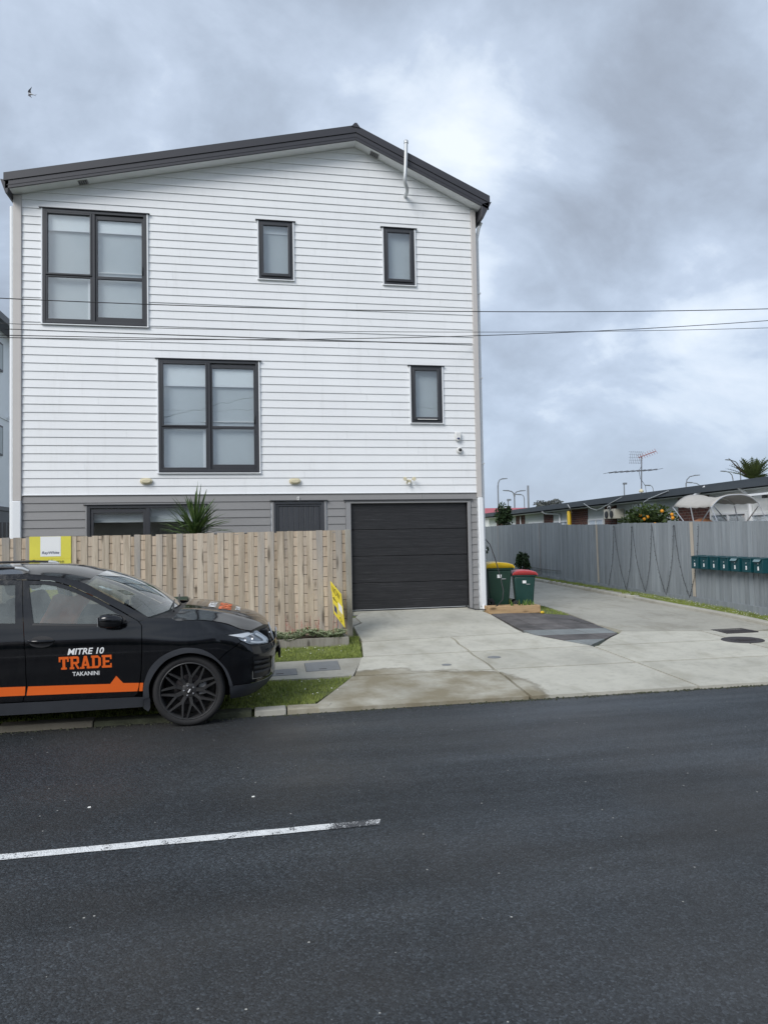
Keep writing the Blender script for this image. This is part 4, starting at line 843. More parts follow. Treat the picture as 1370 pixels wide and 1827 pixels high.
    panel('rear_bumper', [(-3.18, .24), (-3.5, .22), (-3.62, .32), (-3.69, .44), (-3.25, .424), (-3.175, .40)], 'grey_plastic', C, .004, step=.06)
    # front fender, bumper, skid
    farc = [(-.449, .385), (-.429, .506), (-.367, .64), (-.245, .747), (-.1, .805), (.009, .815), (.131, .793), (.232, .735), (.30, .675)]; farc = sm(farc)
    fen = panel('front_fender', farc+[(.36, .735), (.428, .782), (.491, .821), (.524, .850), (.482, .897), (.373, .930), (.46, .933), (.60, .938), (.52, .965), (.402, 1.026), (.255, 1.066), (.082, 1.088), (-.116, 1.086), (-.17, 1.118), (-.30, 1.125), (-.39, 1.130), (-.483, 1.094), (-.455, 1.06), (-.447, .866), (-.458, .611), (-.470, .50)], 'paint', C, 0, step=.04)
    nose = lambda z, d=.004: (smoothi(z, ZN, XN)-d, z)
    bum = panel('front_bumper', [(.306, .672), (.366, .730), (.432, .776), (.495, .815), (.529, .846), (.616, .800), (.72, .780), (.82, .765), nose(.765), nose(.72), nose(.68), nose(.64), nose(.60), nose(.56), nose(.52), nose(.48), nose(.44), nose(.405), (.80, .39), (.638, .392), (.443, .398), (.421, .471), (.379, .576)], 'paint', C, 0, [[(.648, .672), (.74, .66), (.845, .635), (.85, .50), (.825, .415), (.642, .424)]], step=.035)
    panel('skid_panel', [(.410, .388), (.638, .384), (.80, .382), nose(.395), nose(.36), nose(.32), nose(.28), nose(.24), (.56, .235), (.412, .242)], 'grey_plastic', C, .006, step=.04)
    fg = panel('fog_surround', [(.652, .668), (.74, .656), (.841, .631), (.846, .50), (.822, .419), (.646, .428)], 'black', C, -.022, step=.03, fl=0)
    for a, z in ((0, .49), (1, .545), (2, .60)): panel('slat', [(.665, z), (.835, z-.012), (.835, z+.010), (.665, z+.022)], 'grey_plastic', fg, .018, step=.03, fl=.02)
    # wheel arch flares and sill, unpainted plastic
    inr = [(-.392, .32), (-.386, .465), (-.305, .612), (-.185, .717), (.008, .767), (.204, .717), (.326, .616), (.387, .486), (.407, .392)]; inr = sm(inr)
    panel('arch_flare', sm([(-.455, .30), (-.449, .385), (-.427, .510), (-.364, .644), (-.243, .751), (-.098, .809), (.010, .818), (.133, .796), (.235, .738), (.303, .672), (.379, .576), (.421, .471), (.442, .395)])+[(.425, .387)]+inr[::-1], 'grey_plastic', C, .010, step=.03, fl=.04)
    panel('arch_flare', arch(-2.70, .472, 4, 172, 22)+arch(-2.70, .405, 172, 4, 22), 'grey_plastic', C, .010, step=.04, fl=.04)
    panel('sill_trim', [(-.452, .318), (-.545, .329), (-1.05, .335), (-2.20, .343), (-2.27, .30), (-2.27, .215), (-1.2, .212), (-.46, .218)], 'grey_plastic', C, .006, step=.06, fl=.03)
    panel('mud_flap', [(-.452, .312), (-.40, .325), (-.385, .30), (-.39, .20), (-.41, .165), (-.455, .20)], 'grey_plastic', C, .004, step=.03, fl=.02)
    # glass
    sh = lambda poly, k: poly
    panel('window', fwin, 'car_glass', fd, -.008, step=.06, fl=0); panel('window', rwin, 'car_glass', rd, -.008, step=.06, fl=0); panel('quarter_window', qwin, 'car_glass', C, -.008, step=.06, fl=0)
    panel('window_seal', [(-1.49, 1.116), (-1.15, 1.097), (-.822, 1.085), (-.60, 1.103), (-.56, 1.108), (-.60, 1.085), (-.822, 1.066), (-1.15, 1.078), (-1.50, 1.098)], 'black', fd, .003, step=.05, fl=0)
    panel('mirror_sail', [(-.612, 1.128), (-.737, 1.203), (-.70, 1.18), (-.625, 1.102)], 'black', fd, .001, step=.05, fl=0)
    # doors: handle cup and bar
    for parent, x0 in ((fd, -1.40), (rd, -2.20)):
        panel('handle_cup', [(x0+.115*math.cos(a), .937+.056*math.sin(a)) for a in [2*math.pi*k/20 for k in range(20)]], 'black', parent, .0015, step=.05, fl=0)
        for i, sg in enumerate((-1, 1)): MB().tube([(x0+dx, sg*(hw(x0+dx, .945)+o), .945-dx*.03) for dx, o in ((-.118, .006), (-.10, .028), (-.04, .038), (.04, .038), (.09, .028), (.112, .006))], [.012, .015, .017, .017, .014, .010], 8).build('door_handle', 'paint', parent[i], smooth=60)
    # ---- lettering and stripe on the front door, both sides
    for i, sg in enumerate((-1, 1)):
        P = fd[i]; cx = -.99; fl = -sg
        on = lambda x, z, o=.0035: (x, sg*(hw(x, z)+o), z)
        # seen from its own side the text must read left to right
        def put(name, txt, w, hgt, cx_, cz, mat, bold, shear=0.0): lettering(name, txt, w, hgt, lambda u, v, d: on(cx_+u*fl, cz+v), mat, P, bold, shear)
        put('lettering', 'MITRE 10', .345, .064, -.987, .828, 'white_vinyl', .022, .22)
        put('lettering', 'TAKANINI', .255, .042, -.992, .602, 'white_vinyl', .016)
        # slab-serif TRADE, built stroke by stroke (units: letter cell 1 x 1)
        mb = MB(); hgt, w = .128, .505; cell = .101; x = -w/2
        sw, sf = .28, .17
        def strokes(L):
            R = lambda a, b, c, d: [(a, b), (c, b), (c, d), (a, d)]
            if L == 'T': return [R(.36, 0, .64, 1), R(.0, .80, .36, 1), R(.64, .80, 1, 1), R(0, .60, .17, .80), R(.83, .60, 1, .80), R(.22, 0, .36, .16), R(.64, 0, .78, .16)]
            if L == 'R': return [R(.10, 0, .36, 1), R(0, .84, .10, 1), R(0, 0, .10, .16), R(.36, 0, .45, .16), R(.36, .82, .80, 1), R(.36, .40, .78, .57), [(.80, .82), (.80, 1), (.95, .90), (.95, .50), (.78, .40), (.72, .57), (.72, .82)], [(.50, .40), (.72, .40), (1.0, 0), (.76, 0)]]
            if L == 'A': return [[(.06, 0), (.30, 0), (.58, 1), (.36, 1)], [(.58, 1), (.46, .78), (.70, 0), (.96, 0), (.66, 1)], R(.30, .22, .72, .38), R(-.04, 0, .06, .15), R(.30, 0, .40, .15), R(.62, 0, .70, .15), R(.96, 0, 1.04, .15)]
            if L == 'D': return [R(.10, 0, .36, 1), R(0, .84, .10, 1), R(0, 0, .10, .16), R(.36, .82, .70, 1), R(.36, 0, .70, .18), [(.70, 0), (.98, .22), (.98, .78), (.70, 1), (.70, .82), (.72, .72), (.72, .28), (.70, .18)]]
            return [R(.10, 0, .36, 1), R(0, .84, .10, 1), R(0, 0, .10, .16), R(.36, .82, 1, 1), R(.36, 0, 1, .18), R(.36, .42, .76, .58), R(.84, .66, 1, .82), R(.84, .18, 1, .34)]
        for k, L in enumerate('TRADE'):
            for st in strokes(L):
                n = len(st); pts = [on(cx-.0+(-w/2+k*cell+p[0]*cell*.93)*fl, .652+p[1]*hgt) for p in st]; mb.add(pts, [tuple(range(n))])
        mb.build('lettering', 'orange', P, fix=False)
        ts = [(-1.536, .498), (-.765, .482), (-.705, .562), (-.640, .484), (-.488, .478), (-.492, .44), (-.506, .392), (-1.0, .400), (-1.553, .408)]
        vs, tri, _ = fill(ts, (), .04, .04); MB().add([on(x, z, .003) for x, z in vs], tri).build('stripe', 'orange', P, fix=False)
        vs, tri, _ = fill([(-1.560, .499), (-2.15, .512), (-2.22, .42), (-1.568, .409)], (), .05, .05); MB().add([on(x, z, .003) for x, z in vs], tri).build('stripe', 'orange', rd[i], fix=False)
        vs, tri, _ = fill([(-.478, .478), (-.446, .477), (-.455, .391), (-.490, .392)], (), .03, .03); MB().add([on(x, z, .003) for x, z in vs], tri).build('stripe', 'orange', fen[i], fix=False)
    # ---- roof, windscreen, bonnet, tail
    nv = 17
    def zc(x): return smoothi(x, [-3.3, -2.9, -2.4, -1.9, -1.5, -1.3, -1.12, -1.0], [1.555, 1.625, 1.66, 1.672, 1.662, 1.644, 1.610, 1.572])
    rows = []; xs = [c[0] for c in cant]; zs = [c[1] for c in cant]
    nu = 26
    def edge(x): return smoothi(x, xs, zs)
    for i in range(nu+1):
        u = i/nu; xe = -3.22+(-1.032+3.22)*u; ze = edge(xe); ye = hw(xe, ze); bul = .085*u**6-.10*(1-u)**6; r = []
        for j in range(nv):
            v = -1+2*j/(nv-1); x = xe+bul*(1-v*v); c = zc(min(xe+bul, -1.0)) if u < 1 else 1.572
            r.append((x, ye*v*(1), ze+(max(c, ze)-ze)*(1-abs(v)**2.6)))
        rows.append(r)
    MB().grid(rows).build('roof', 'paint', C, smooth=60); top = rows[-1]; back = rows[0]
    for sg in (-1, 1):
        rr = MB().tube([(-2.9, sg*.60, 1.585), (-2.85, sg*.60, 1.63), (-2.4, sg*.605, 1.660), (-1.9, sg*.605, 1.663), (-1.72, sg*.605, 1.655)], .014, 8).build('roof_rail', 'black', C, smooth=60); MB().tube([(-1.73, sg*.605, 1.655), (-1.66, sg*.605, 1.648), (-1.60, sg*.605, 1.622)], [.017, .018, .012], 8).build('rail_foot', 'galv', rr, smooth=60)
    bot = []
    for j in range(nv):
        v = -1+2*j/(nv-1); bot.append((-.40+.235*(1-v*v), .845*v, 1.135+.030*(1-v*v)))
    ws = [[tuple(Vector(a)*(1-t)+Vector(b)*t+Vector((.03, 0, .045))*math.sin(math.pi*t)*(.35+.65*(1-(-1+2*j/(nv-1))**2))) for j, (a, b) in enumerate(zip(top, bot))] for t in [i/14 for i in range(15)]]
    W = MB().grid(ws).build('windscreen', 'screen_glass', C, smooth=80)
    # black band round the screen, registration stickers behind the glass
    lo = lambda p: (p[0]-.012, p[1], p[2]-.014)
    MB().grid([[lo(p) for p in r] for r in (ws[0], [tuple(Vector(a)*.6+Vector(b)*.4) for a, b in zip(ws[0], ws[1])])]).build('screen_band', 'black', W); MB().grid([[lo(p) for p in r] for r in (ws[13], ws[14])]).build('screen_band', 'black', W)
    for r0, r1, v0, v1, m in ((2.2, 3.0, 1.0, 1.45, 'white_vinyl'), (3.3, 4.3, 1.0, 1.6, 'curtain')):
        def at(r, v): a = Vector(ws[int(r)][int(v)]); b = Vector(ws[int(r)+1][int(v)+1]); return tuple(a+(b-a)*.5*(r % 1+v % 1)+Vector((-.02, 0, -.02)))
        MB().add([at(r0, v0), at(r1, v0), at(r1, v1+.3), at(r0, v1+.3)], [(0, 1, 2, 3)]).build('screen_sticker', m, W)
    # bonnet
    def bedge(x): return smoothi(x, [-.17, -.116, .082, .255, .402, .52, .62, .72, .80], [1.112, 1.09, 1.094, 1.072, 1.032, .975, .945, .925, .90])
    def bz(x): return smoothi(x, [-.22, -.08, .15, .43, .64, .76, .82, .86], [1.180, 1.183, 1.158, 1.105, 1.035, .975, .92, .88])
    def bhw(x): return smoothi(x, [-.17, .1, .4, .6, .72, .80], [.866, .872, .838, .775, .66, .5])
    def bon(u, v):
        xr = -.165+.085*(1-v*v); xf = .828-.20*abs(v)**3.2; x = xr+(xf-xr)*u
        y = v*bhw(min(x, .80)); zE = bedge(x); c = bz(x); z = zE+(c-zE)*(1-abs(v)**2.3)
        z += .012*math.exp(-((abs(v)-.62)/.09)**2)*(1-u*.6)
        return (x, y, z)
    nu, nvb = 30, 33
    B = MB().grid([[bon(i/nu, -1+2*j/(nvb-1)) for j in range(nvb)] for i in range(nu+1)]).build('bonnet', 'paint', C, smooth=70)
    MB().grid([[bon(1, -1+2*j/(nvb-1)) for j in range(nvb)], [tuple(Vector(bon(1, -1+2*j/(nvb-1)))+Vector((.0, 0, -.05))) for j in range(nvb)]]).build('bonnet_lip', 'black', B)
    # shop name across the bonnet, read from the front
    def onb(x, y):
        v = max(-1, min(1, y/.8)); best = None
        for i in range(81):
            p = bon(i/80, v)
            if best is None or abs(p[0]-x) < abs(best[0]-x): best = p
        return (x, y, best[2]+.005)
    for txt, xc, hh, ww, m, bold in (('MITRE 10', .205, .085, .50, 'white_vinyl', .03), ('TRADE', .345, .135, .62, 'orange', .05), ('TAKANINI', .485, .055, .36, 'white_vinyl', .02)):
        lettering('lettering', txt, ww, hh, lambda u, v, d: onb(xc-v, u*1.0), m, B, bold)
    # cowl and wipers
    cow = [[(bot[j][0]+.005, bot[j][1], bot[j][2]-.015) for j in range(nv)], [(bot[j][0]+.06, bot[j][1], bot[j][2]-.045) for j in range(nv)], [(p[0]-.004, p[1], p[2]-.03) for p in [bon(0, -1+2*j/(nv-1)) for j in range(nv)]]]
    MB().grid(cow).build('cowl', 'black', C, smooth=60)
    for y0, y1 in ((-.62, .02), (.0, .62)): MB().tube([(-.17, y0, 1.160), (-.20, y0*.6+y1*.4, 1.195), (-.23, y1, 1.215)], [.012, .009, .006], 6).build('wiper', 'black', C)
    # tailgate and rear screen
    tl = []
    for z in (.45, .7, .95, 1.15): tl.append([(smoothi(z, ZR, XR_)+.012-.02*(1-v*v), v*hw(smoothi(z, ZR, XR_)+.02, z), z) for v in [-1+j/8 for j in range(17)]])
    T = MB().grid(tl).build('tailgate', 'paint', C, smooth=60)
    MB().grid([tl[-1], [tuple(Vector(a)*.5+Vector(b)*.5+Vector((-.04, 0, .02))) for a, b in zip(tl[-1], back)], back]).build('rear_window', 'car_glass', T, smooth=60)
    for sg in (-1, 1): MB().box(-3.70, -3.55, sg*.62-.12, sg*.62+.12, .92, 1.05).build('tail_lamp', 'lid_red', T, bevel=.02)
    # ---- headlights: housing, projectors, white running-light blade, clear lens
    hl = [(.380, .928), (.482, .900), (.530, .852), (.616, .804), (.72, .784), (.815, .770), (.818, .800), (.80, .830), (.745, .880), (.696, .920), (.60, .935)]
    hb = panel('headlight', hl, 'lamp_grey', C, -.035, step=.03, fl=0)
    panel('lens', hl, 'lens', hb, .0, step=.03, fl=0)
    panel('light_blade', [(.690, .905), (.735, .872), (.790, .822), (.800, .785), (.700, .800), (.625, .822), (.632, .838), (.70, .818), (.762, .808), (.755, .830), (.715, .862), (.672, .895)], 'white_vinyl', hb, -.008, step=.02, fl=0)
    panel('bezel', [(.400, .923), (.60, .925), (.66, .905), (.55, .880), (.49, .897)], 'white_vinyl', hb, -.008, step=.02, fl=0)
    for i, sg in enumerate((-1, 1)):
        for x, z, r in ((.565, .862, .026), (.635, .868, .030)): MB().lathe([(r, 0), (r, .012), (r*.8, .018), (r*.4, .010), (0, .006)], 16, (0, 0, 0), 'y').xf(lambda a, b, c: (x+a, sg*(hw(x, z)-.034+b), z+c)).build('projector', 'tube', hb[i], smooth=40)
    # grille, badge ring and number plate at the very front
    g = MB().hexa([(.80, -.40, .62), (.80, .40, .62), (.88, .36, .62), (.88, -.36, .62), (.72, -.46, .90), (.72, .46, .90), (.81, .44, .90), (.81, -.44, .90)]).build('grille', 'black', C, bevel=.01)
    for k in range(5): MB().box(.855-.013*k, .885-.013*k, -.34, .34, .645+k*.048, .657+k*.048).build('slat', 'grey_plastic', g)
    for sg in (-1, 1): MB().tube([(.91, sg*.13, .64), (.885, sg*.24, .72), (.835, sg*.38, .86)], .011, 8).build('chrome_blade', 'tube', g, smooth=60)
    MB().lathe([(.058, 0), (.07, .01), (.058, .02), (.05, .01)], 20, (.905, 0, .80), 'x', closed=True).build('badge', 'tube', g, smooth=60)
    MB().hexa([(.935, -.26, .545), (.935, .26, .545), (.955, .26, .545), (.955, -.26, .545), (.945, -.26, .66), (.945, .26, .66), (.965, .26, .66), (.965, -.26, .66)]).build('number_plate', 'black', C, bevel=.006)
    # ---- mirrors
    for sg in (-1, 1):
        m = MB(); secs = [(-.845, .62, .60), (-.825, .9, .9), (-.76, 1.0, 1.0), (-.69, .95, .93), (-.640, .72, .72), (-.622, .45, .45)]
        rows = []
        for x, a, b in secs:
            cz = 1.128+(.0 if x < -.7 else -.004); rows.append([(x, sg*(.985+.085*a*math.copysign(abs(math.cos(t))**.6, math.cos(t))), cz+.070*b*math.copysign(abs(math.sin(t))**.6, math.sin(t))) for t in [2*math.pi*k/20 for k in range(21)]])
        rows = [[(secs[0][0], sg*.985, 1.128)]*21]+rows+[[(secs[-1][0]+.004, sg*.985, 1.124)]*21]
        mm = MB().grid(rows).build('door_mirror', 'paint', C, smooth=60); MB().tube([(-.72, sg*.96, 1.075), (-.70, sg*.90, 1.055), (-.69, sg*.86, 1.045)], [.022, .026, .03], 8).build('mirror_foot', 'black', mm, smooth=60)
        MB().box(-.851, -.8455, sg*.985-.06, sg*.985+.06, 1.085, 1.172).build('mirror_glass', 'tube', mm)
    # ---- cabin and underside
    MB().hexa([(.40, -.62, .74), (.70, -.50, .74), (.70, .50, .74), (.40, .62, .74), (.40, -.70, .955), (.74, -.50, .915), (.74, .50, .915), (.40, .70, .955)]).build('slam_panel', 'black', C); MB().box(-3.5, .62, -.60, .60, .24, .93).build('chassis', 'dark', C); MB().box(-3.3, -2.2, -.78, .78, .62, .93).build('load_floor', 'dark', C); MB().box(-1.9, -.48, -.80, .80, .22, .60).build('floor_pan', 'dark', C)
    MB().hexa([(-.75, -.78, .80), (-.30, -.78, .80), (-.30, .78, .80), (-.75, .78, .80), (-.72, -.76, 1.08), (-.22, -.76, 1.10), (-.22, .76, 1.10), (-.72, .76, 1.08)]).build('dashboard', 'seat', C, bevel=.03)
    MB().tube([(-.86+.06*math.sin(a), -.38*-1+.18*math.cos(a), 1.02+.17*math.sin(a)) for a in [2*math.pi*k/20 for k in range(21)]], .014, 6).build('steering_wheel', 'black', C)
    for y in (-.38, .38):
        s = MB().hexa([(-1.62, y-.24, .60), (-1.10, y-.25, .60), (-1.10, y+.25, .60), (-1.62, y+.24, .60), (-1.62, y-.24, .78), (-1.10, y-.25, .82), (-1.10, y+.25, .82), (-1.62, y+.24, .78)]).build('seat', 'seat', C, bevel=.05)
        MB().hexa([(-1.66, y-.24, .74), (-1.50, y-.25, .74), (-1.50, y+.25, .74), (-1.66, y+.24, .74), (-1.86, y-.19, 1.33), (-1.74, y-.19, 1.34), (-1.74, y+.19, 1.34), (-1.86, y+.19, 1.33)]).build('seat_back', 'seat', s, bevel=.05)
        MB().hexa([(-1.86, y-.12, 1.36), (-1.76, y-.12, 1.36), (-1.76, y+.12, 1.36), (-1.86, y+.12, 1.36), (-1.90, y-.10, 1.53), (-1.80, y-.10, 1.53), (-1.80, y+.10, 1.53), (-1.90, y+.10, 1.53)]).build('headrest', 'seat', s, bevel=.04)
    MB().hexa([(-2.75, -.62, .62), (-2.2, -.62, .62), (-2.2, .62, .62), (-2.75, .62, .62), (-2.88, -.60, 1.25), (-2.72, -.60, 1.28), (-2.72, .60, 1.28), (-2.88, .60, 1.25)]).build('rear_seat', 'seat', C, bevel=.06)
    vst = thing('safety_vest', 'orange safety vest lying over the seat inside the car', 'vest', (-2.0, 8.1, 1.15))
    mb = MB(); rng = random.Random(4); rows = []
    for i in range(9):
        r = []
        for j in range(9): r.append((-2.05+.045*j-.028*i+rng.uniform(-.01, .01), 7.93+.05*j*.3+rng.uniform(-.015, .015), 1.36-.055*i+.02*math.sin(j*1.3+i)))
        rows.append(r)
    mb.grid(rows); v = mb.build('vest_cloth', 'skin_orange', vst, smooth=70); so = v.modifiers.new('thick', 'SOLIDIFY'); so.thickness = .012
    # ---- wheels
    def wheel(name_x, sg):
        x0 = name_x; y = sg*.775
        lx = lambda a, b, c: (x0+a, y+sg*b, .363+c)
        tyre = MB().lathe([(.292, -.105), (.335, -.113), (.352, -.100), (.3605, -.075), (.3615, -.03), (.3615, .03), (.3605, .075), (.352, .100), (.335, .113), (.302, .109), (.292, .100)], 56, (0, 0, 0), 'y').xf(lx)
        Wt = thing_part('wheel', C); t = tyre.build('tyre', 'rubber', Wt, smooth=50)
        gv = MB()
        for k in range(56):
            a = 2*math.pi*k/56; 
            for q in (-.062, -.02, .022, .064): gv.hexa([lx((r)*math.cos(a+da), q+dq, (r)*math.sin(a+da)) for r in (.360, .3635) for da, dq in ((-.045, -.014), (.045, -.018), (.045, .016), (-.045, .014))])
        gv.build('tread', 'rubber', Wt, fix=False)
        MB().lathe([(.298, .104), (.288, .108), (.280, .100), (.272, .06), (.262, -.02), (.262, -.10), (.290, -.10)], 56, (0, 0, 0), 'y').xf(lx).build('rim', 'wheel_paint', Wt, smooth=40)
        sp = MB()
        def bar(p, q, w0, w1, y0, y1, d0=.03, d1=.024):
            (ax, az), (bx, bz_) = p, q; L = math.hypot(bx-ax, bz_-az); nx, nz = -(bz_-az)/L, (bx-ax)/L
            sp.hexa([lx(ax-nx*w0, y0-d0, az-nz*w0), lx(bx-nx*w1, y1-d1, bz_-nz*w1), lx(bx+nx*w1, y1-d1, bz_+nz*w1), lx(ax+nx*w0, y0-d0, az+nz*w0), lx(ax-nx*w0*.55, y0, az-nz*w0*.55), lx(bx-nx*w1*.6, y1, bz_-nz*w1*.6), lx(bx+nx*w1*.6, y1, bz_+nz*w1*.6), lx(ax+nx*w0*.55, y0, az+nz*w0*.55)])
        pol = lambda r, a: (r*math.cos(a), r*math.sin(a))
        for k in range(9):
            a = rad(81+40*k)
            bar(pol(.055, a), pol(.158, a), .027, .0225, .068, .086)
            for s in (-1, 1): bar(pol(.140, a+s*.04), pol(.280, a+s*.27), .0165, .011, .0855, .098)
        sp.build('spokes', 'wheel_paint', Wt, fix=True, smooth=30)
        MB().lathe([(.078, .03), (.078, .066), (.064, .074), (.034, .074), (.034, .066), (0, .066)], 28, (0, 0, 0), 'y').xf(lx).build('hub', 'wheel_paint', Wt, smooth=35)
        cp = MB().lathe([(.031, .066), (.031, .078), (.026, .082), (0, .082)], 20, (0, 0, 0), 'y').xf(lx).build('centre_cap', 'ink', Wt, smooth=35)
        MB().hexa([lx(-.016, .0822, -.016), lx(-.004, .0822, -.018), lx(-.004, .083, -.018), lx(-.016, .083, -.016), lx(.004, .0822, .018), lx(.016, .0822, .016), lx(.016, .083, .016), lx(.004, .083, .018)]).build('cap_mark', 'white_vinyl', Wt)
        for k in range(5): a = 2*math.pi*k/5+.6; MB().lathe([(.010, .05), (.010, .078), (.006, .082), (0, .082)], 8, (0, 0, 0), 'y').xf(lambda u, v, w: lx(u+.052*math.cos(a), v, w+.052*math.sin(a))).build('lug_nut', 'steel', Wt)
        MB().lathe([(.155, .0), (.155, .012), (.08, .014), (.08, .03), (0, .03)], 32, (0, 0, 0), 'y').xf(lx).build('brake_disc', 'iron', Wt, smooth=30)
        MB().hexa([lx(a, b, c) for b in (-.02, .035) for a, c in ((.09, -.06), (.17, -.05), (.17, .07), (.09, .06))]).build('brake_caliper', 'grey_trim', Wt, bevel=.01)
        MB().lathe([(.255, -.03), (.0, -.03)], 24, (0, 0, 0), 'y').xf(lx).build('backing_plate', 'dark', Wt)
    def thing_part(name, parent):
        o = bpy.data.objects.new(name, None); COL.objects.link(o); o.parent = parent; return o
    for xw in (0, -2.70):
        for sg in (-1, 1): wheel(xw, sg)
M['wheel_paint'] = pm('satin_black_wheel', (.030, .030, .031), .42, .2, 10, 150, rvar=.1)
car()

# ------------------------------------------------------------------ timber paling fence in front of the house
def leaf_quads(mb, c, rx, ry, rz, n, size, rng, shell=.55, clumps=0, elong=1.6):
    cen = [(0, 0, 0, 1.0)]
    if clumps: cen = [(rng.uniform(-.62, .62), rng.uniform(-.62, .62), rng.uniform(-.6, .68), rng.uniform(.26, .5)) for _ in range(clumps)]
    for i in range(n):
        q = cen[i % len(cen)]
        while True:
            p = Vector((rng.uniform(-1, 1), rng.uniform(-1, 1), rng.uniform(-1, 1)))
            if p.length < 1 and (p.length > shell or rng.random() < .25): break
        p = Vector((c[0]+rx*(q[0]+p.x*q[3]), c[1]+ry*(q[1]+p.y*q[3]), c[2]+rz*(q[2]+p.z*q[3])))
        a = Vector((rng.gauss(0, 1), rng.gauss(0, 1), rng.gauss(0, .7))).normalized(); b = a.orthogonal().normalized(); b = (b*math.cos(i)+a.cross(b)*math.sin(i)); s = size*rng.uniform(.65, 1.3)
        mb.add([p-a*s*elong*.5, p+b*s*.4, p+a*s*elong*.5, p-b*s*.4], [(0, 1, 2, 3)])
    return mb
def paling_fence():
    F = thing('paling_fence', 'weathered timber paling fence in front of the house', 'fence', (-1.5, 12, .2))
    rng = random.Random(6); x = -7.2; p0 = .163; Y = 11.95; mesh = []
    for k in range(6):    # a few cuts of board shared between the palings
        w = .052; mb = MB(); j = [rng.uniform(-.003, .003) for _ in range(8)]
        zs = [0, .25, .5, .75, 1]
        for a, b in zip(zs[:-1], zs[1:]):
            ia, ib = zs.index(a), zs.index(b)
            mb.hexa([(-w+j[ia], -.012, a), (w+j[ia+2], -.012, a), (w+j[ia+2], .012, a), (-w+j[ia], .012, a), (-w+j[ib], -.012, b), (w+j[ib+2], -.012, b), (w+j[ib+2], .012, b), (-w+j[ib], .012, b)])
        me = mb.mesh('paling'); me.materials.append(M['timber']); mesh.append(me)
    top = lambda x: 2.008+.0075*(x+3.9)
    while x < 1.50:
        o = link('paling', mesh[rng.randrange(6)], None, F); o.matrix_parent_inverse = Matrix.Translation(-F.location)
        hh = top(x)-.21+rng.uniform(-.003, .003); o.location = (x, Y-.02+rng.uniform(-.003, .003), .21); o.scale = (rng.uniform(.86, 1.12), rng.uniform(.8, 1.1), hh); o.rotation_euler = (0, rng.uniform(-.004, .004), 0)
        # between two palings the rough-sawn backing shows as a stack of short ends
        mb = MB(); z = .21+rng.uniform(-.16, 0); xc = x+p0/2; pitch = rng.uniform(.150, .172)
        while z < top(x)-.01:
            a = max(z, .21); b = min(z+pitch-.009, top(x)-.003); d = rng.uniform(-.003, .003)
            if b-a > .02: mb.box(xc-.048+rng.uniform(-.003, .003), xc+.048+rng.uniform(-.003, .003), Y-.0225+d, Y+.020+d, a, b)
            z += pitch
        o = mb.build('backing_board', 'timber_back', F); x += p0*rng.uniform(.985, 1.015)
    MB().box(-7.3, 1.56, Y+.024, Y+.045, .2, 1.99).build('inner_lining', 'timber_back', F)
    for z in (.5, 1.1, 1.75): MB().box(-7.3, 1.55, Y+.046, Y+.10, z, z+.09).build('rail', 'timber_back', F)
    MB().hexa([(1.552, Y-.045, .15), (1.648, Y-.045, .15), (1.648, Y+.06, .15), (1.552, Y+.06, .15), (1.540, Y-.045, 2.052), (1.636, Y-.045, 2.052), (1.636, Y+.06, 2.052), (1.540, Y+.06, 2.052)]).build('post', 'timber_post', F, bevel=.006)
    for xx in (-6.8, -4.4, -2.0, .4): MB().box(xx-.05, xx+.05, Y+.101, Y+.20, .1, 1.95).build('post', 'timber_post', F)
    # raised bed at its foot with succulents
    b = thing('garden_bed', 'low timber-edged bed of pale succulents at the foot of the paling fence', 'bed', (.6, 11.5, .2))
    MB().box(-.75, 1.49, 11.235, 11.285, .10, .335).build('edging_board', 'timber_post', b, bevel=.005); MB().box(1.44, 1.488, 11.287, 11.92, .10, .33).build('edging_board', 'timber_post', b, bevel=.005)
    MB().box(-.75, 1.435, 11.29, 11.92, .12, .30).build('soil', 'soil', b)
    rng = random.Random(9); mb = MB()
    for i in range(900):
        x, y = rng.uniform(-.6, 1.45), rng.uniform(11.24, 11.75)
        if x < .30 and rng.random() < .5: continue
        r = rng.uniform(.025, .05); z = .33+.08*rng.random()+.03*math.sin(x*9)
        for k in range(9):
            a = 2*math.pi*k/9+i; t = .35 if k % 2 else .75; p = Vector((x, y, z)); d = Vector((math.cos(a), math.sin(a), t)).normalized(); s = Vector((-math.sin(a), math.cos(a), 0))
            mb.add([p, p+d*r*.6+s*r*.3, p+d*r*1.15, p+d*r*.6-s*r*.3], [(0, 1, 2, 3)])
    tag(mb.build('succulents', 'succulent', b, fix=False), kind='stuff')
    mb = MB()
    for i in range(26):
        x = rng.choice([rng.uniform(.50, .82), rng.uniform(.82, 1.05), rng.uniform(1.18, 1.44)]); y = rng.uniform(11.5, 11.85); hh = rng.uniform(.12, .34); p = Vector((x, y, .34)); e = p+Vector((rng.uniform(-.03, .03), rng.uniform(-.03, .03), hh)); mb.tube([p, (p+e)/2+Vector((rng.uniform(-.01, .01), 0, 0)), e], .0025, 4)
        for k in range(3): q = p+(e-p)*rng.uniform(.55, 1.0); mb.ball(q, rng.uniform(.004, .008), 5, 4)
    tag(mb.build('flower_stems', 'flower_red', b, fix=False), kind='stuff')
    mb = MB()
    for i in range(26): mb.ball((rng.uniform(.20, .32), rng.uniform(11.2, 11.45), rng.uniform(.28, .46)), rng.uniform(.010, .02), 6, 4)
    tag(mb.build('yellow_flowers', 'flower_yellow', b, fix=False), kind='stuff')
    mb = leaf_quads(MB(), (.22, 11.42, .36), .16, .14, .12, 200, .045, rng, .3); tag(mb.build('trailing_leaves', 'shrub', b, fix=False), kind='stuff')
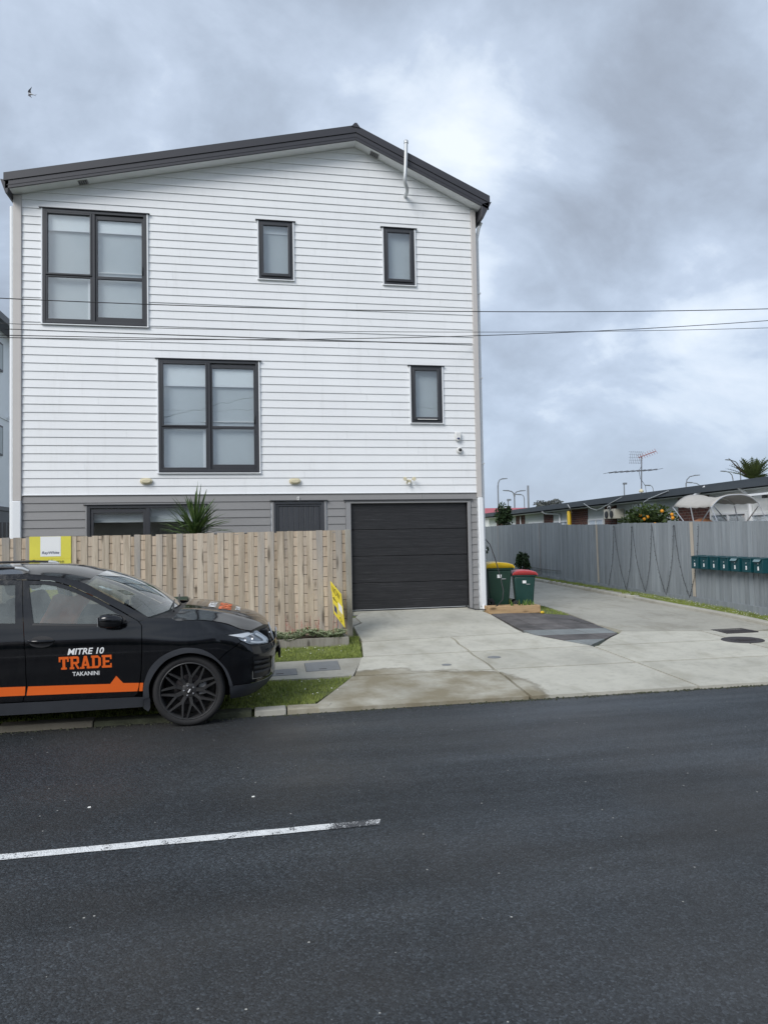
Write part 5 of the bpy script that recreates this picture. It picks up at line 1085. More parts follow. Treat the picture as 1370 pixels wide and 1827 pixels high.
    # agents' signs
    s = thing('for_sale_sign', 'yellow and white agency board fixed to the timber fence behind the car', 'sign', (-3.13, 11.9, 1.2))
    x0, x1, y = -3.436, -2.824, 11.905
    MB().box(x0, x1, y, y+.012, 1.02, 2.020).build('board', 'yellow2', s); MB().box(-3.275, -2.975, y-.0025, y-.0005, 1.705, 2.018).build('white_square', 'white_vinyl', s)
    lettering('lettering', 'RayWhite', .255, .055, lambda u, v, d: (-3.125+u, y-.0045, 1.758+v), 'navy', s, .012, .2); lettering('lettering', 'Open Home', .48, .085, lambda u, v, d: (-3.165+u, y-.0025, 1.615+v), 'ink', s, -.004)
    MB().box(-3.436, -2.83, y-.003, y-.001, 1.672, 1.676).build('crease', 'yellow', s); MB().box(-3.40, -2.90, y-.002, y-.0005, 1.18, 1.45).build('white_panel', 'white_vinyl', s)
    s = thing('open_home_sign', 'small tilted yellow arrow sign reading NOW at the end of the timber fence', 'sign', (1.36, 11.6, .4), local=False)
    A, B_, Cc, Dd = Vector((1.277, 11.85, 1.19)), Vector((1.398, 11.4, 1.004)), Vector((1.444, 11.4, .47)), Vector((1.320, 11.83, .66))
    def sp(u, v, o=0.0):
        p = (A*(1-u)+B_*u)*(1-v)+(Dd*(1-u)+Cc*u)*v; n = (B_-A).cross(Dd-A).normalized()
        if n.y > 0: n = -n
        return tuple(p+n*o)
    def plate(name, u0, u1, v0, v1, mat, o0, o1): MB().hexa([sp(u0, v0, o0), sp(u1, v0, o0), sp(u1, v1, o0), sp(u0, v1, o0), sp(u0, v0, o1), sp(u1, v0, o1), sp(u1, v1, o1), sp(u0, v1, o1)]).build(name, mat, s)
    plate('top_board', 0, 1, 0, .315, 'yellow', 0, .006); plate('lower_board', .04, 1.03, .335, 1, 'yellow', 0, .006); plate('white_square', .62, .97, .40, .64, 'white_vinyl', .0065, .008); plate('picture_panel', .12, .42, .66, .88, 'grey_trim', .0065, .0075); plate('picture_panel', .17, .37, .68, .86, 'navy', .0078, .0085)
    pl = lambda cu, cv, o: (lambda u, v, d: sp(cu+u, cv-v, o))
    lettering('lettering', 'NOW', .72, .20, pl(.5, .17, .0075), 'ink', s, .0); lettering('lettering', 'Q', .2, .13, pl(.72, .90, .0075), 'ink', s)
    mb = MB(); mb.add([sp(u, v, .0075) for u, v in ((.10, .46), (.26, .40), (.26, .44), (.50, .45), (.50, .48), (.26, .475), (.26, .52))], [(0, 1, 2, 3, 4, 5, 6)]); mb.build('arrow', 'ink', s, fix=False)
    for v in (.70, .74, .78): plate('text_line', .50, .92, v, v+.012, 'tan_board', .0065, .0072)
    MB().tube([Dd+Vector((.05, -.1, .05)), (1.37, 11.72, .25)], .008, 6).build('stake', 'steel', s)
    # green box that shows over the bonnet
    g = thing('green_letterbox', 'dark green letterbox on the timber fence, mostly behind the bonnet', 'letterbox', (-1.2, 11.6, .5)); MB().box(-1.34, -1.06, 11.58, 11.88, .66, .945).build('body', 'bin_green', g, bevel=.01); MB().hexa([(-1.36, 11.54, .95), (-1.04, 11.54, .95), (-1.04, 11.90, .95), (-1.36, 11.90, .95), (-1.36, 11.54, .962), (-1.04, 11.54, .962), (-1.04, 11.90, 1.01), (-1.36, 11.90, 1.01)]).build('lid', 'bin_green', g); MB().box(-1.28, -1.12, 11.575, 11.5795, .86, .885).build('slot', 'ink', g); MB().box(-1.24, -1.16, 11.70, 11.78, .18, .659).build('post', 'timber_post', g)
paling_fence()

# ------------------------------------------------------------------ yucca behind the fence
def yucca():
    t = thing('yucca_plant', 'spiky green yucca rising above the timber fence', 'plant', (-.98, 12.75, .25)); rng = random.Random(14)
    MB().tube([(-.98, 12.75, .25), (-.97, 12.76, 1.2), (-.98, 12.75, 2.10)], [.09, .07, .055], 10).build('trunk', 'bark', t, smooth=50)
    for i in range(112):
        a = i*2.399963+rng.uniform(-.2, .2); el = rad(rng.choice([rng.uniform(52, 88), rng.uniform(18, 62), rng.uniform(18, 62), rng.uniform(-25, 25)])); L = rng.uniform(.50, .82); o = Vector((-.98, 12.75, 2.02+rng.uniform(-.10, .16)))
        d = Vector((math.cos(a)*math.cos(el), math.sin(a)*math.cos(el), math.sin(el))); s = Vector((-math.sin(a), math.cos(a), 0)); n = s.cross(d)*-1; droop = rng.uniform(0, .22)*math.cos(el); rows = []
        for k, w in enumerate((.014, .022, .025, .018, .002)):
            f = k/4; p = o+d*L*f+Vector((0, 0, -droop*f*f*L*1.5)); rows.append([tuple(p-s*w), tuple(p+n*w*.35), tuple(p+s*w)])
        MB().grid(rows).build('leaf', 'yucca', t, fix=False)
yucca()

# ------------------------------------------------------------------ wheelie bins, planter
def bins():
    def bin_(label, body, lid, loc, rz, sc):
        t = thing('wheelie_bin', label, 'bin', loc, (0, 0, rz), 'wheelie bins beside the house', local=True); S = lambda v: v*sc
        def ring(w, d, z, f=0): return [(-w, -d+f, z), (w, -d+f, z), (w, d, z), (-w, d, z)]
        MB().hexa([(-.20*sc, -.225*sc, .03), (.20*sc, -.225*sc, .03), (.20*sc, .19*sc, .03), (-.20*sc, .19*sc, .03), (-.245*sc, -.29*sc, .80*sc), (.245*sc, -.29*sc, .80*sc), (.245*sc, .25*sc, .80*sc), (-.245*sc, .25*sc, .80*sc)]).build('body', body, t, bevel=.035*sc, seg=3)
        MB().hexa([(-.262*sc, -.312*sc, .795*sc), (.262*sc, -.312*sc, .795*sc), (.262*sc, .268*sc, .795*sc), (-.262*sc, .268*sc, .795*sc), (-.268*sc, -.318*sc, .842*sc), (.268*sc, -.318*sc, .842*sc), (.268*sc, .272*sc, .842*sc), (-.268*sc, .272*sc, .842*sc)]).build('rim', body, t, bevel=.008)
        rows = []; prof = [(-.345, .846), (-.343, .880), (-.31, .925), (-.18, .958), (0, .972), (.15, .965), (.25, .935), (.285, .890), (.285, .848)]
        for y, z in prof: rows.append([(x*sc, y*sc, (z-.018*abs(x/.27)**3-(.026 if abs(x) < .13 and -.32 < y < -.15 else 0))*sc) for x in (-.275, -.26, -.2, -.12, -.05, .05, .12, .2, .26, .275)]); q = rows[-1]; rows[-1] = [(-.277*sc, y*sc, .843*sc)]+q+[(.277*sc, y*sc, .843*sc)]
        l = MB().grid(rows).build('lid', lid, t, smooth=45); sd = l.modifiers.new('thick', 'SOLIDIFY'); sd.thickness = .012
        MB().tube([(-.22*sc, .27*sc, .82*sc), (-.22*sc, .345*sc, .83*sc), (-.20*sc, .36*sc, .83*sc), (.20*sc, .36*sc, .83*sc), (.22*sc, .345*sc, .83*sc), (.22*sc, .27*sc, .82*sc)], .016*sc, 8).build('handle', body, t, smooth=50)
        for s in (-1, 1): MB().lathe([(.03*sc, -.025), (.085*sc, -.025), (.10*sc, -.015), (.10*sc, .015), (.085*sc, .025), (.03*sc, .025)], 22, (s*.225*sc, .20*sc, .10*sc), 'x').build('wheel', 'rubber', t, smooth=40)
        MB().tube([(-.22*sc, .20*sc, .10*sc), (.22*sc, .20*sc, .10*sc)], .012, 8).build('axle', 'steel', t)
        # stickers on the face that looks at the street (local -x side after turning)
        MB().hexa([(-.2385*sc-.006, -.055*sc, .63*sc), (-.2385*sc-.006, .035*sc, .63*sc), (-.23*sc, .035*sc, .63*sc), (-.23*sc, -.055*sc, .63*sc), (-.2435*sc-.006, -.055*sc, .70*sc), (-.2435*sc-.006, .035*sc, .70*sc), (-.235*sc, .035*sc, .70*sc), (-.235*sc, -.055*sc, .70*sc)]).build('sticker', 'white_vinyl', t)
        MB().hexa([(-.243*sc-.006, -.15*sc, .60*sc), (-.243*sc-.006, -.06*sc, .60*sc), (-.23*sc, -.06*sc, .60*sc), (-.23*sc, -.15*sc, .60*sc), (-.244*sc-.006, -.15*sc, .615*sc), (-.244*sc-.006, -.06*sc, .615*sc), (-.235*sc, -.06*sc, .615*sc), (-.235*sc, -.15*sc, .615*sc)]).build('printed_line', 'galv', t)
        return t
    bin_('taller green wheelie bin with yellow lid against the corner of the house', 'bin_green', 'lid_yellow', (5.075, 14.42, .395), rad(88), .985)
    bin_('shorter dark green wheelie bin with red lid behind the planter', 'bin_teal', 'lid_red', (5.66, 14.36, .365), rad(76), .83)
    p = thing('planter_box', 'low pine planter box with young shoots in front of the bins', 'planter', (5.12, 13.6, .33))
    MB().box(4.60, 5.685, 13.50, 13.54, .335, .490).build('board', 'timber_new', p, bevel=.006); MB().box(4.60, 5.685, 13.76, 13.80, .335, .49).build('board', 'timber_new', p, bevel=.006); MB().box(4.60, 4.64, 13.541, 13.759, .335, .488).build('board', 'timber_new', p); MB().box(5.645, 5.685, 13.541, 13.759, .335, .488).build('board', 'timber_new', p); MB().box(4.64, 5.645, 13.54, 13.76, .34, .465).build('soil', 'soil', p)
    rng = random.Random(3)
    for x in (5.14, 5.29, 5.33, 5.40, 5.44, 5.50, 5.53, 5.58):
        mb = MB(); n = 5
        for k in range(n):
            a = rng.uniform(0, 6.28); L = rng.uniform(.07, .17); o = Vector((x+rng.uniform(-.01, .01), 13.64+rng.uniform(-.04, .04), .46)); d = Vector((math.cos(a)*.35, math.sin(a)*.35, 1)).normalized(); s = Vector((-math.sin(a), math.cos(a), 0)); mb.grid([[tuple(o+d*L*f-s*w), tuple(o+d*L*f+s*w)] for f, w in ((0, .004), (.4, .011), (.75, .008), (1, .001))])
        mb.build('shoot', 'sprout', p, fix=False)
    o = MB().ball((5.69, 13.42, .350), .034, 12, 8, (1.3, .9, .8)).build('fallen_lemon', 'lid_yellow', smooth=60); tag(o, 'small yellow lemon lying at the corner of the planter', 'lemon')
bins()

# ------------------------------------------------------------------ grey fence, letterboxes and lights strung on it (own frame: x = away from the drive, y = along the fence)
FO, FR = (9.97, 12.4, 0), -rad(3.71)
def fw(d, s, z): c, n = math.cos(rad(3.71)), math.sin(rad(3.71)); return (FO[0]+s*n+d*c, FO[1]+s*c-d*n, z)
def grey_fence():
    F = thing('grey_fence', 'long grey painted paling fence down the right side of the drive', 'fence', FO, (0, 0, FR), local=True); rng = random.Random(12)
    top = lambda s: interp(s, [-3, -.1, 2.2, 3.69, 3.70, 6.2, 6.25, 9, 10.9, 10.95, 13.3, 22], [2.08, 2.10, 2.14, 2.20, 2.15, 2.20, 2.165, 2.21, 2.25, 2.32, 2.37, 2.36])
    me = MB().hexa([(-.009, -.0728, 0), (-.009, .0728, 0), (.009, .0728, 0), (.009, -.0728, 0), (-.009, -.0728, 1), (-.009, .0728, 1), (.009, .0728, 1), (.009, -.0728, 1)]).mesh('paling'); me.materials.append(M['grey_paling'])
    s = -3.0
    while s < 22:
        o = link('paling', me, None, F); h = top(s)+rng.uniform(-.008, .006)-.22; o.location = (rng.uniform(-.005, .005), s, .22); o.scale = (1, rng.uniform(.97, 1.0), h); o.rotation_euler = (0, 0, rng.uniform(-.03, .03)); s += .1505
    MB().box(.012, .03, -3.05, 22, .24, 2.02).build('backing', 'frame', F)
    for k in range(10): MB().box(-.034, -.0155, -3+k*2.5+.004, -.5+k*2.5-.004, .20, .385).build('plinth_board', 'grey_paling', F, bevel=.003)
    for k, (s, m, w) in enumerate(((2.56, 'tan_board', .055), (7.9, 'tan_board', .045), (13.2, 'grey_trim', .04), (18.9, 'grey_trim', .04))): MB().hexa([(-.026, s-w, .40), (-.026, s+w, .40), (-.0155, s+w, .40), (-.0155, s-w, .40), (-.026, s-w*1.1+.05, top(s)-.01), (-.026, s+w*1.1+.05, top(s)-.01), (-.0155, s+w*1.1+.05, top(s)-.01), (-.0155, s-w*1.1+.05, top(s)-.01)]).build('cover_strip', m, F)
    for k in range(10): MB().box(.031, .13, -3+k*2.6, -2.9+k*2.6, 0, 2.0).build('post', 'timber_post', F)
    for z in (.5, 1.2, 1.85): MB().box(.031, .08, -2.85, 22, z, z+.09).build('rail', 'timber_post', F)
    MB().tube([(-.06, 11.0, .62), (-.07, 12.5, .615), (-.06, 14.8, .635)], .012, 6).build('conduit', 'frame', F)
    # letterboxes
    ys = [2.17, 1.80, 1.42, 1.05, .67, .295, -.08]
    labs = ['teal metal letterbox at the far left end of the row on the grey fence', 'second teal letterbox from the left on the grey fence', 'third teal letterbox from the left on the grey fence', 'fourth teal letterbox from the left, middle of the row', 'teal letterbox whose flap hangs out, fifth from the left', 'sixth teal letterbox from the left on the grey fence', 'teal letterbox cut off by the right edge of the picture']
    protos = None
    def box(lab, y, tilt):
        t = thing('letterbox', lab, 'letterbox', fw(-.02, y, 1.07), (0, 0, FR), 'row of teal letterboxes on the grey fence', local=True)
        MB().box(-.20, -.002, -.14, .14, 0, .27).build('body', 'teal', t, bevel=.006)
        MB().hexa([(-.215, -.145, .272), (-.215, .145, .272), (0, .145, .272), (0, -.145, .272), (-.215, -.145, .284), (-.215, .145, .284), (0, .145, .305), (0, -.145, .305)]).build('lid', 'teal', t, bevel=.003)
        z1 = .262 if not tilt else .275; x1 = -.206 if not tilt else -.255
        MB().hexa([(x1, -.10, .225), (x1, .10, .225), (x1+.006, .10, .225), (x1+.006, -.10, .225), (-.210, -.10, z1), (-.210, .10, z1), (-.2035, .10, z1), (-.2035, -.10, z1)]).build('flap', 'teal' if not tilt else 'teal_pale', t)
        MB().lathe([(.012, 0), (.012, -.008), (0, -.010)], 10, (-.201, 0, .185), 'x').build('lock', 'galv', t)
        MB().box(-.204, -.2005, -.020, .020, .055, .13).build('number_label', 'white_vinyl', t)
    for i, (y, lab) in enumerate(zip(ys, labs)):
        box(lab, y, i in (4, 6))
        # one or two strokes, as on the labels
        t = [o for o in COL.objects if o.get('label') == lab][0]; lettering('digit', str(i+1), .018, .045, lambda u, v, d: (-.2048, -u, .092+v), 'steel', t, .0)
    # string of little lights draped in Vs
    L = thing('string_lights', 'dark string of small lights draped in zigzags over the grey fence', 'lights', fw(-.03, 5, .4), (0, 0, FR), local=True)
    pts = [(7.15, .35), (6.68, 2.13), (6.63, 2.10), (5.99, .33), (5.56, 2.08), (5.52, 2.08), (4.89, .35), (4.46, 2.10), (4.42, 2.08), (3.82, .34), (3.36, 2.08), (3.32, 2.08), (2.74, .37), (2.27, 2.05)]
    path = []
    for (a, za), (b, zb) in zip(pts[:-1], pts[1:]):
        n = 2 if abs(zb-za) < .2 else 16
        for k in range(n):
            t = k/n; sag = .16*math.sin(math.pi*t)*(1 if abs(zb-za) > .5 else 0)*(1 if zb < za else -1)
            path.append((-.012, a+(b-a)*t+sag*.55-5, za+(zb-za)*t-.10*math.sin(math.pi*t)*(abs(zb-za) > .5)))
    path.append((-.012, pts[-1][0]-5, pts[-1][1])); path = [(p[0], p[1], p[2]-.4) for p in path]
    MB().tube(path, .0045, 5).build('cable', 'black', L, fix=False)
    mb = MB(); rng = random.Random(2)
    for p in path[::1]:
        for k in range(2): mb.ball((p[0]-.008, p[1]+rng.uniform(-.02, .02), p[2]+rng.uniform(-.05, .05)), .0085, 5, 4)
    tag(mb.build('bulbs', 'black', L, fix=False), kind='stuff')
M['teal_pale'] = pm('teal_flap', (.16, .24, .26), .45, .05)
grey_fence()

# ------------------------------------------------------------------ long brick flats behind that fence
def flats():
    B = thing('brick_flats', 'long low brick flats with dark flat roof behind the grey fence', 'building', fw(5, 10, .2), (0, 0, FR), local=True)
    o5 = lambda x, y, z: (x-5, y-10, z-.2)
    def bx(*a): return MB().box(*a).xf(o5)
    D = 2.6; zt = 3.0
    segs = [(-8, 4.2, 'flat_white', -.12), (4.2, 6.1, 'flat_white', 0), (6.1, 7.75, 'brick', 0), (7.75, 12.1, 'flat_green', 0), (12.1, 13.1, 'brick', 0), (13.1, 14.75, 'flat_green', 0), (14.75, 16.75, 'brick', 0), (16.75, 18.75, 'flat_green', 0), (18.75, 19.95, 'brick', 0), (19.95, 22.9, 'flat_green', 0), (22.9, 24.4, 'brick', 0), (24.4, 26.6, 'flat_green', 0), (26.6, 28.2, 'brick', 0), (28.2, 30.0, 'flat_white', 0)]
    for a, b, m, off in segs: bx(D+off+(.0 if m != 'brick' else -.03), D+.25, a+.002, b-.002, .1, zt).build('wall_panel', m, B)
    bx(D+.26, 10, -8, 30, .1, zt-.02).build('wall_core', 'flat_white', B); bx(D+.02, 10, -8.2, -8.01, .1, zt).build('end_wall', 'brick', B)
    r = MB().hexa([(D-.42, -8.5, 2.985), (10.3, -8.5, 3.10), (10.3, 30.5, 3.16), (D-.42, 30.5, 3.045), (D-.42, -8.5, 3.20), (10.3, -8.5, 3.32), (10.3, 30.5, 3.40), (D-.42, 30.5, 3.29)]).xf(o5).build('roof', 'flat_roof', B)
    MB().hexa([(D-.50, -8.5, 2.99), (D-.423, -8.5, 2.99), (D-.423, 30.5, 3.06), (D-.50, 30.5, 3.06), (D-.50, -8.5, 3.13), (D-.423, -8.5, 3.13), (D-.423, 30.5, 3.20), (D-.50, 30.5, 3.20)]).xf(o5).build('gutter', 'flat_roof', r)
    bx(D-.41, D+.0, -8.4, 30.4, 2.962, 2.980).build('soffit', 'flat_green', r)
    def win(a, b, z0, z1, n=2, x=D, curt='curtain_grey'):
        w = MB(); t = .055; w.box(x-.06, x-.005, a, b, z0, z0+t); w.box(x-.06, x-.005, a, b, z1-t, z1)
        for k in range(n+1): yy = a+(b-a-t)*k/n; w.box(x-.0595, x-.005, yy, yy+t, z0+t, z1-t)
        w = w.xf(o5).build('window', 'white', B)
        for k in range(n): y0 = a+(b-a-t)*k/n+t; y1 = a+(b-a-t)*(k+1)/n; bx(x-.032, x-.028, y0, y1, z0+t, z1-t).build('pane', 'glass_plain', w)
        # gathered curtain behind the glass
        m = 40; rows = [[o5(x-.012+.006*math.sin(k*1.9), a+(b-a)*k/m, z) for k in range(m+1)] for z in (z0+.03, z1-.03)]; MB().grid(rows).build('curtain', curt, w, smooth=60)
    win(4.35, 6.0, 1.0, 2.42, 2); win(1.9, 4.0, 1.0, 2.36, 2, D-.12); win(-1.5, .8, 1.0, 2.36, 2, D-.12)
    win(9.2, 10.75, 1.6, 2.92, 1); win(13.2, 14.65, 1.3, 2.50, 2); win(16.85, 18.6, 1.3, 2.52, 2); win(20.1, 22.2, 1.3, 2.55, 2); win(24.6, 26.4, 1.3, 2.58, 2)
    # downpipes
    MB().tube([(D-.45, 4.05, 3.06), (D-.20, 4.02, 2.86), (D-.17, 4.0, 2.72), (D-.17, 4.0, .3)], .05, 10).xf(o5).build('downpipe', 'white', B, smooth=50); MB().tube([(D-.46, 6.2, 2.90), (D-.40, 5.6, 3.16)], .055, 10).xf(o5).build('downpipe', 'white', B, smooth=50)
    MB().tube([(D-.45, 19.0, 3.0), (D-.30, 18.9, 2.90), (D-.10, 17.9, 2.84), (D-.08, 17.7, 2.80), (D-.08, 17.7, .3)], .045, 8).xf(o5).build('downpipe', 'white', B, smooth=50); MB().tube([(D-.08, 23.4, 2.9), (D-.08, 23.4, .3)], .04, 8).xf(o5).build('downpipe', 'white', B, smooth=50)
    # clothes line rack under the near eave
    bx(D-.55, D-.50, 1.2, 3.6, 2.78, 2.83).build('eave_rack', 'white', B)
    for y in (2.9, 2.5, 2.1): bx(D-.52, D-.44, y, y+.12, 2.70, 2.775).build('rack_hook', 'ink', B)
    a = thing('air_unit', 'cream wall box with two round dark fans on the flats', 'air unit', fw(D-.30, 12.0, 2.45), (0, 0, FR), local=True)
    MB().box(-.08, .28, -.55, .40, .0, .36).build('case', 'cream_wall', a, bevel=.015); 
    for y in (-.30, .12): MB().lathe([(.13, 0), (.13, -.03), (.105, -.035), (0, -.02)], 20, (-.081, y, .16), 'x').build('fan', 'ink', a, smooth=30)
    c = thing('wall_camera', 'white bullet camera on the flats above the air unit', 'camera', fw(D-.35, 11.9, 2.9), (0, 0, FR), local=True); MB().tube([(0, 0, 0), (-.12, -.16, -.05)], .055, 12).build('housing', 'white', c, smooth=50); MB().tube([(0, 0, 0), (.2, .1, .06)], .02, 8).build('arm', 'white', c); MB().tube([(-.118, -.158, -.049), (-.135, -.18, -.056)], .04, 10).build('lens', 'ink', c)
    p = thing('yellow_post', 'yellow round post against the brick wall of the flats', 'post', fw(D-.35, 15.9, .2), (0, 0, FR), local=True); MB().lathe([(.085, 0), (.085, 2.66), (.07, 2.70), (0, 2.70)], 18).build('post', 'lid_yellow', p, smooth=40); MB().lathe([(.090, 1.9), (.090, 2.0)], 18).build('band', 'tan_board', p)
    # loose cables hanging from the eave
    for q, lab in (([(D-.52, 13.9, 3.12), (D-.54, 13.2, 2.90), (D-.56, 12.6, 2.80), (D-.55, 12.2, 2.86), (D-.5, 10.6, 3.18)], 'white cable sagging in a V below the eave of the flats'), ([(D-.52, 15.6, 3.16), (D-.5, 15.4, 3.0), (D-.3, 15.7, 2.82), (D-.3, 16.3, 2.76), (D-.2, 16.4, 2.84)], 'thin grey cable hooked below the eave by the yellow post'), ([(D-.52, 9.2, 2.85), (D-.55, 8.6, 3.0), (D-.52, 7.4, 3.18)], 'pale cable rising from the white window to the roof')):
        o = MB().tube([fw(*w) for w in q], .014, 6).build('loose_cable', 'galv', smooth=60); tag(o, lab, 'cable', 'loose cables along the flats')
M['curtain_grey'] = pm('net_curtain', (.74, .75, .80), .9, .1, 2, 20); M['cream_wall'] = pm('cream_wall', (.52, .50, .43), .6, .05)
flats()

# ------------------------------------------------------------------ things between fence and flats, and beyond
def beyond():
    rng = random.Random(31)
    # boat with a folding canopy
    b = thing('boat_canopy', 'cream folding boat canopy on bright tubes above the grey fence', 'canopy', (11.5, 16.3, .3))
    nl, nr, fl, fr = Vector((10.80, 15.2, 2.50)), Vector((11.92, 15.0, 2.58)), Vector((11.40, 17.7, 2.62)), Vector((12.52, 17.5, 2.70)); rows = []
    for i in range(15):
        t = i/14; a = nl*(1-t)+fl*t; c = nr*(1-t)+fr*t; r = []; h = .27*(1-.25*math.sin(math.pi*t))
        for j in range(17): u = j/16; p = a*(1-u)+c*u; r.append((p.x, p.y, p.z+h*(1-abs(2*u-1)**2.6)+.010*math.sin(i*2.1+j*.5)-.03*math.sin(math.pi*t)))
        rows.append(r)
    o = MB().grid(rows).build('canvas', 'canvas', b, smooth=70); sd = o.modifiers.new('thick', 'SOLIDIFY'); sd.thickness = .012
    for t in (0.0, .5, 1.0): MB().tube([Vector(p)+Vector((0, 0, -.022)) for p in rows[int(t*14)]], .013, 6).build('bow', 'tube', b, smooth=50)
    for s, ((x0, y0), (x1, y1)) in enumerate((((10.80, 15.2), (11.40, 17.7)), ((11.92, 15.0), (12.52, 17.5)))):
        xm, ym = (x0+x1)/2, (y0+y1)/2
        for q in ([(x0, y0, 2.5), (xm+.1, ym+.5, 1.45)], [(x1, y1, 2.6), (xm-.1, ym-.7, 1.45)], [(xm, ym, 2.55), (xm, ym-.3, 1.45)]): MB().tube(q, .016, 6).build('strut', 'tube', b, smooth=50)
    for q in ([(10.80, 15.2, 2.50), (10.72, 14.5, 1.5)], [(11.92, 15.0, 2.58), (11.85, 14.3, 1.5)]): MB().tube(q, .010, 6).build('strut', 'tube', b)
    h = thing('boat_hull', 'small boat hull on the ground behind the grey fence', 'boat', (11.6, 16.5, .3)); rows = []
    for i in range(9):
        t = i/8; w = .62*(1-max(0, t-.45)**2*2.4); y = 14.4+4.6*t; x = 11.32+.24*4.6*t/2.5; rows.append([(x+w*u, y, z+.25*t*t) for u, z in ((-1, 1.45), (-.96, 1.1), (-.75, .72), (0, .5), (.75, .72), (.96, 1.1), (1, 1.45))])
    MB().grid(rows).build('hull', 'white', h, smooth=60); MB().box(11.0, 12.2, 14.8, 15.2, .3, .8).build('cradle', 'steel', h)
    k = thing('orange_kayak', 'faded orange rounded kayak end just above the grey fence under the canopy', 'kayak', (11.45, 16.4, .3)); MB().ball((11.46, 16.5, 1.95), .33, 16, 10, (.75, 1.5, .95)).build('hull', 'kayak', k, smooth=60); MB().box(11.3, 11.6, 16.1, 16.9, .3, 1.75).build('rack', 'steel', k)
    # citrus tree with fruit
    t = thing('orange_tree', 'leafy citrus tree with ripe oranges behind the grey fence', 'tree', (11.45, 19.2, .25))
    MB().tube([(11.45, 19.2, .25), (11.5, 19.2, 1.0), (11.42, 19.25, 1.8)], [.08, .06, .03], 8).build('trunk', 'bark', t, smooth=50)
    for q in ((-.4, -.2, 2.2), (.3, .3, 2.3), (.1, -.4, 2.4), (-.2, .4, 2.4)): MB().tube([(11.48, 19.2, 1.1), (11.45+q[0]*.5, 19.2+q[1]*.5, 1.7), (11.45+q[0], 19.2+q[1], q[2])], [.04, .03, .012], 6).build('limb', 'bark', t)
    mb = leaf_quads(MB(), (11.60, 19.1, 1.98), .92, .85, .80, 4600, .085, rng, .5, 30); tag(mb.build('crown', 'citrus', t, fix=False), kind='stuff')
    for x, y, z in ((11.12, 18.52, 2.36), (11.06, 18.6, 2.30), (11.52, 18.42, 2.52), (11.84, 18.44, 2.42), (11.85, 18.42, 2.32), (11.0, 18.7, 2.42), (11.3, 18.45, 2.15)): MB().ball((x, y, z), .052, 10, 7).build('orange', 'orange_fruit', t, smooth=60)
    # young tree, two shrubs by the fence, weeds
    def bush(name, lab, c, rx, rz, n, size, seed, cat, trunk=True, mat='shrub', grp=None, clumps=12):
        r2 = random.Random(seed); t = thing(name, lab, cat, (c[0], c[1], gz(c[0], c[1])), group=grp)
        if trunk: MB().tube([(c[0], c[1], gz(c[0], c[1])), (c[0]+.03, c[1], c[2]*.6), (c[0], c[1], c[2])], [.04, .03, .012], 6).build('trunk', 'bark', t)
        tag(leaf_quads(MB(), c, rx, rx, rz, n, size, r2, .4, clumps).build('crown', mat, t, fix=False), kind='stuff')
    bush('young_tree', 'slim young tree rising behind the far end of the grey fence', (12.15, 33, 2.85), .48, .62, 900, .11, 5, 'tree'); bush('garden_shrub', 'bushy dark shrub at the foot of the grey fence beyond the red bin', (10.32, 26, .80), .32, .50, 1000, .07, 6, 'shrub', grp='shrubs along the drive'); bush('garden_shrub', 'small dark shrub behind the yellow-lidded bin', (9.95, 30, 1.05), .30, .52, 700, .07, 7, 'shrub', grp='shrubs along the drive')
    # aerials
    a = thing('tv_aerial', 'tall roof aerial with long boom and red grid head on the flats', 'aerial', (12.95, 21.9, 3.2))
    MB().tube([(12.95, 21.9, 3.15), (13.0, 21.9, 4.50)], .022, 8).build('mast', 'steel', a); MB().tube([(11.77, 21.9, 3.955), (13.57, 21.9, 4.055)], .016, 6).build('boom', 'steel', a)
    for k in range(9): x = 11.82+k*.21; z = 3.955+.1*(x-11.77)/1.8; MB().tube([(x, 21.45, z), (x, 22.35, z)], .008, 5).build('element', 'steel', a)
    MB().tube([(12.90, 21.9, 4.47), (13.42, 21.7, 4.66)], .013, 6).build('boom', 'copper', a)
    for k in range(8): p = Vector((12.90, 21.9, 4.47))*(1-k/7)+Vector((13.42, 21.7, 4.66))*(k/7); MB().tube([p+Vector((0, -.09, -.09)), p+Vector((0, .09, .09))], .006, 4).build('element', 'copper', a); 
    for k in range(7): MB().tube([(12.55+k*.075, 21.9+k*.02, 4.26), (12.62+k*.075, 21.9, 4.68)], .005, 4).build('grid_wire', 'steel', a)
    for k in range(5): MB().tube([(12.52, 21.88, 4.28+k*.095), (13.08, 21.98, 4.28+k*.095)], .005, 4).build('grid_wire', 'steel', a)
    MB().tube([(12.97, 21.85, 4.2), (12.86, 21.85, 4.0), (12.9, 21.85, 3.75), (13.08, 21.85, 3.5), (13.1, 21.85, 3.25)], .010, 5).build('cable', 'steel', a); MB().lathe([(.07, 0), (.08, .05), (.02, .12)], 10, (12.95, 21.9, 3.28)).build('mount', 'cream', a)
    # street lights on the motorway beyond
    def lamp(lab, x, zb, zt, heads, y=110, r=.11):
        t = thing('street_light', lab, 'street light', (x, y, 0), group='distant street lights'); MB().tube([(x, y, 0), (x, y, zt)], [.14, r], 6).build('pole', 'steel', t)
        for hx, hz in heads:
            MB().tube([(x, y, zt-.3), (x+(hx-x)*.12, y, zt+(hz-zt)*.45), (x+(hx-x)*.45, y, zt+(hz-zt)*.85), (hx, y, hz)], [r, r*.9, r*.8, r*.7], 6).build('arm', 'steel', t, smooth=60)
            d = 1 if hx > x else -1; MB().hexa([(hx, y-.2, hz-.08), (hx+d*.9, y-.2, hz+.0), (hx+d*.9, y+.2, hz+.0), (hx, y+.2, hz-.08), (hx, y-.2, hz+.10), (hx+d*.9, y-.2, hz+.12), (hx+d*.9, y+.2, hz+.12), (hx, y+.2, hz+.10)]).build('lantern', 'steel', t)
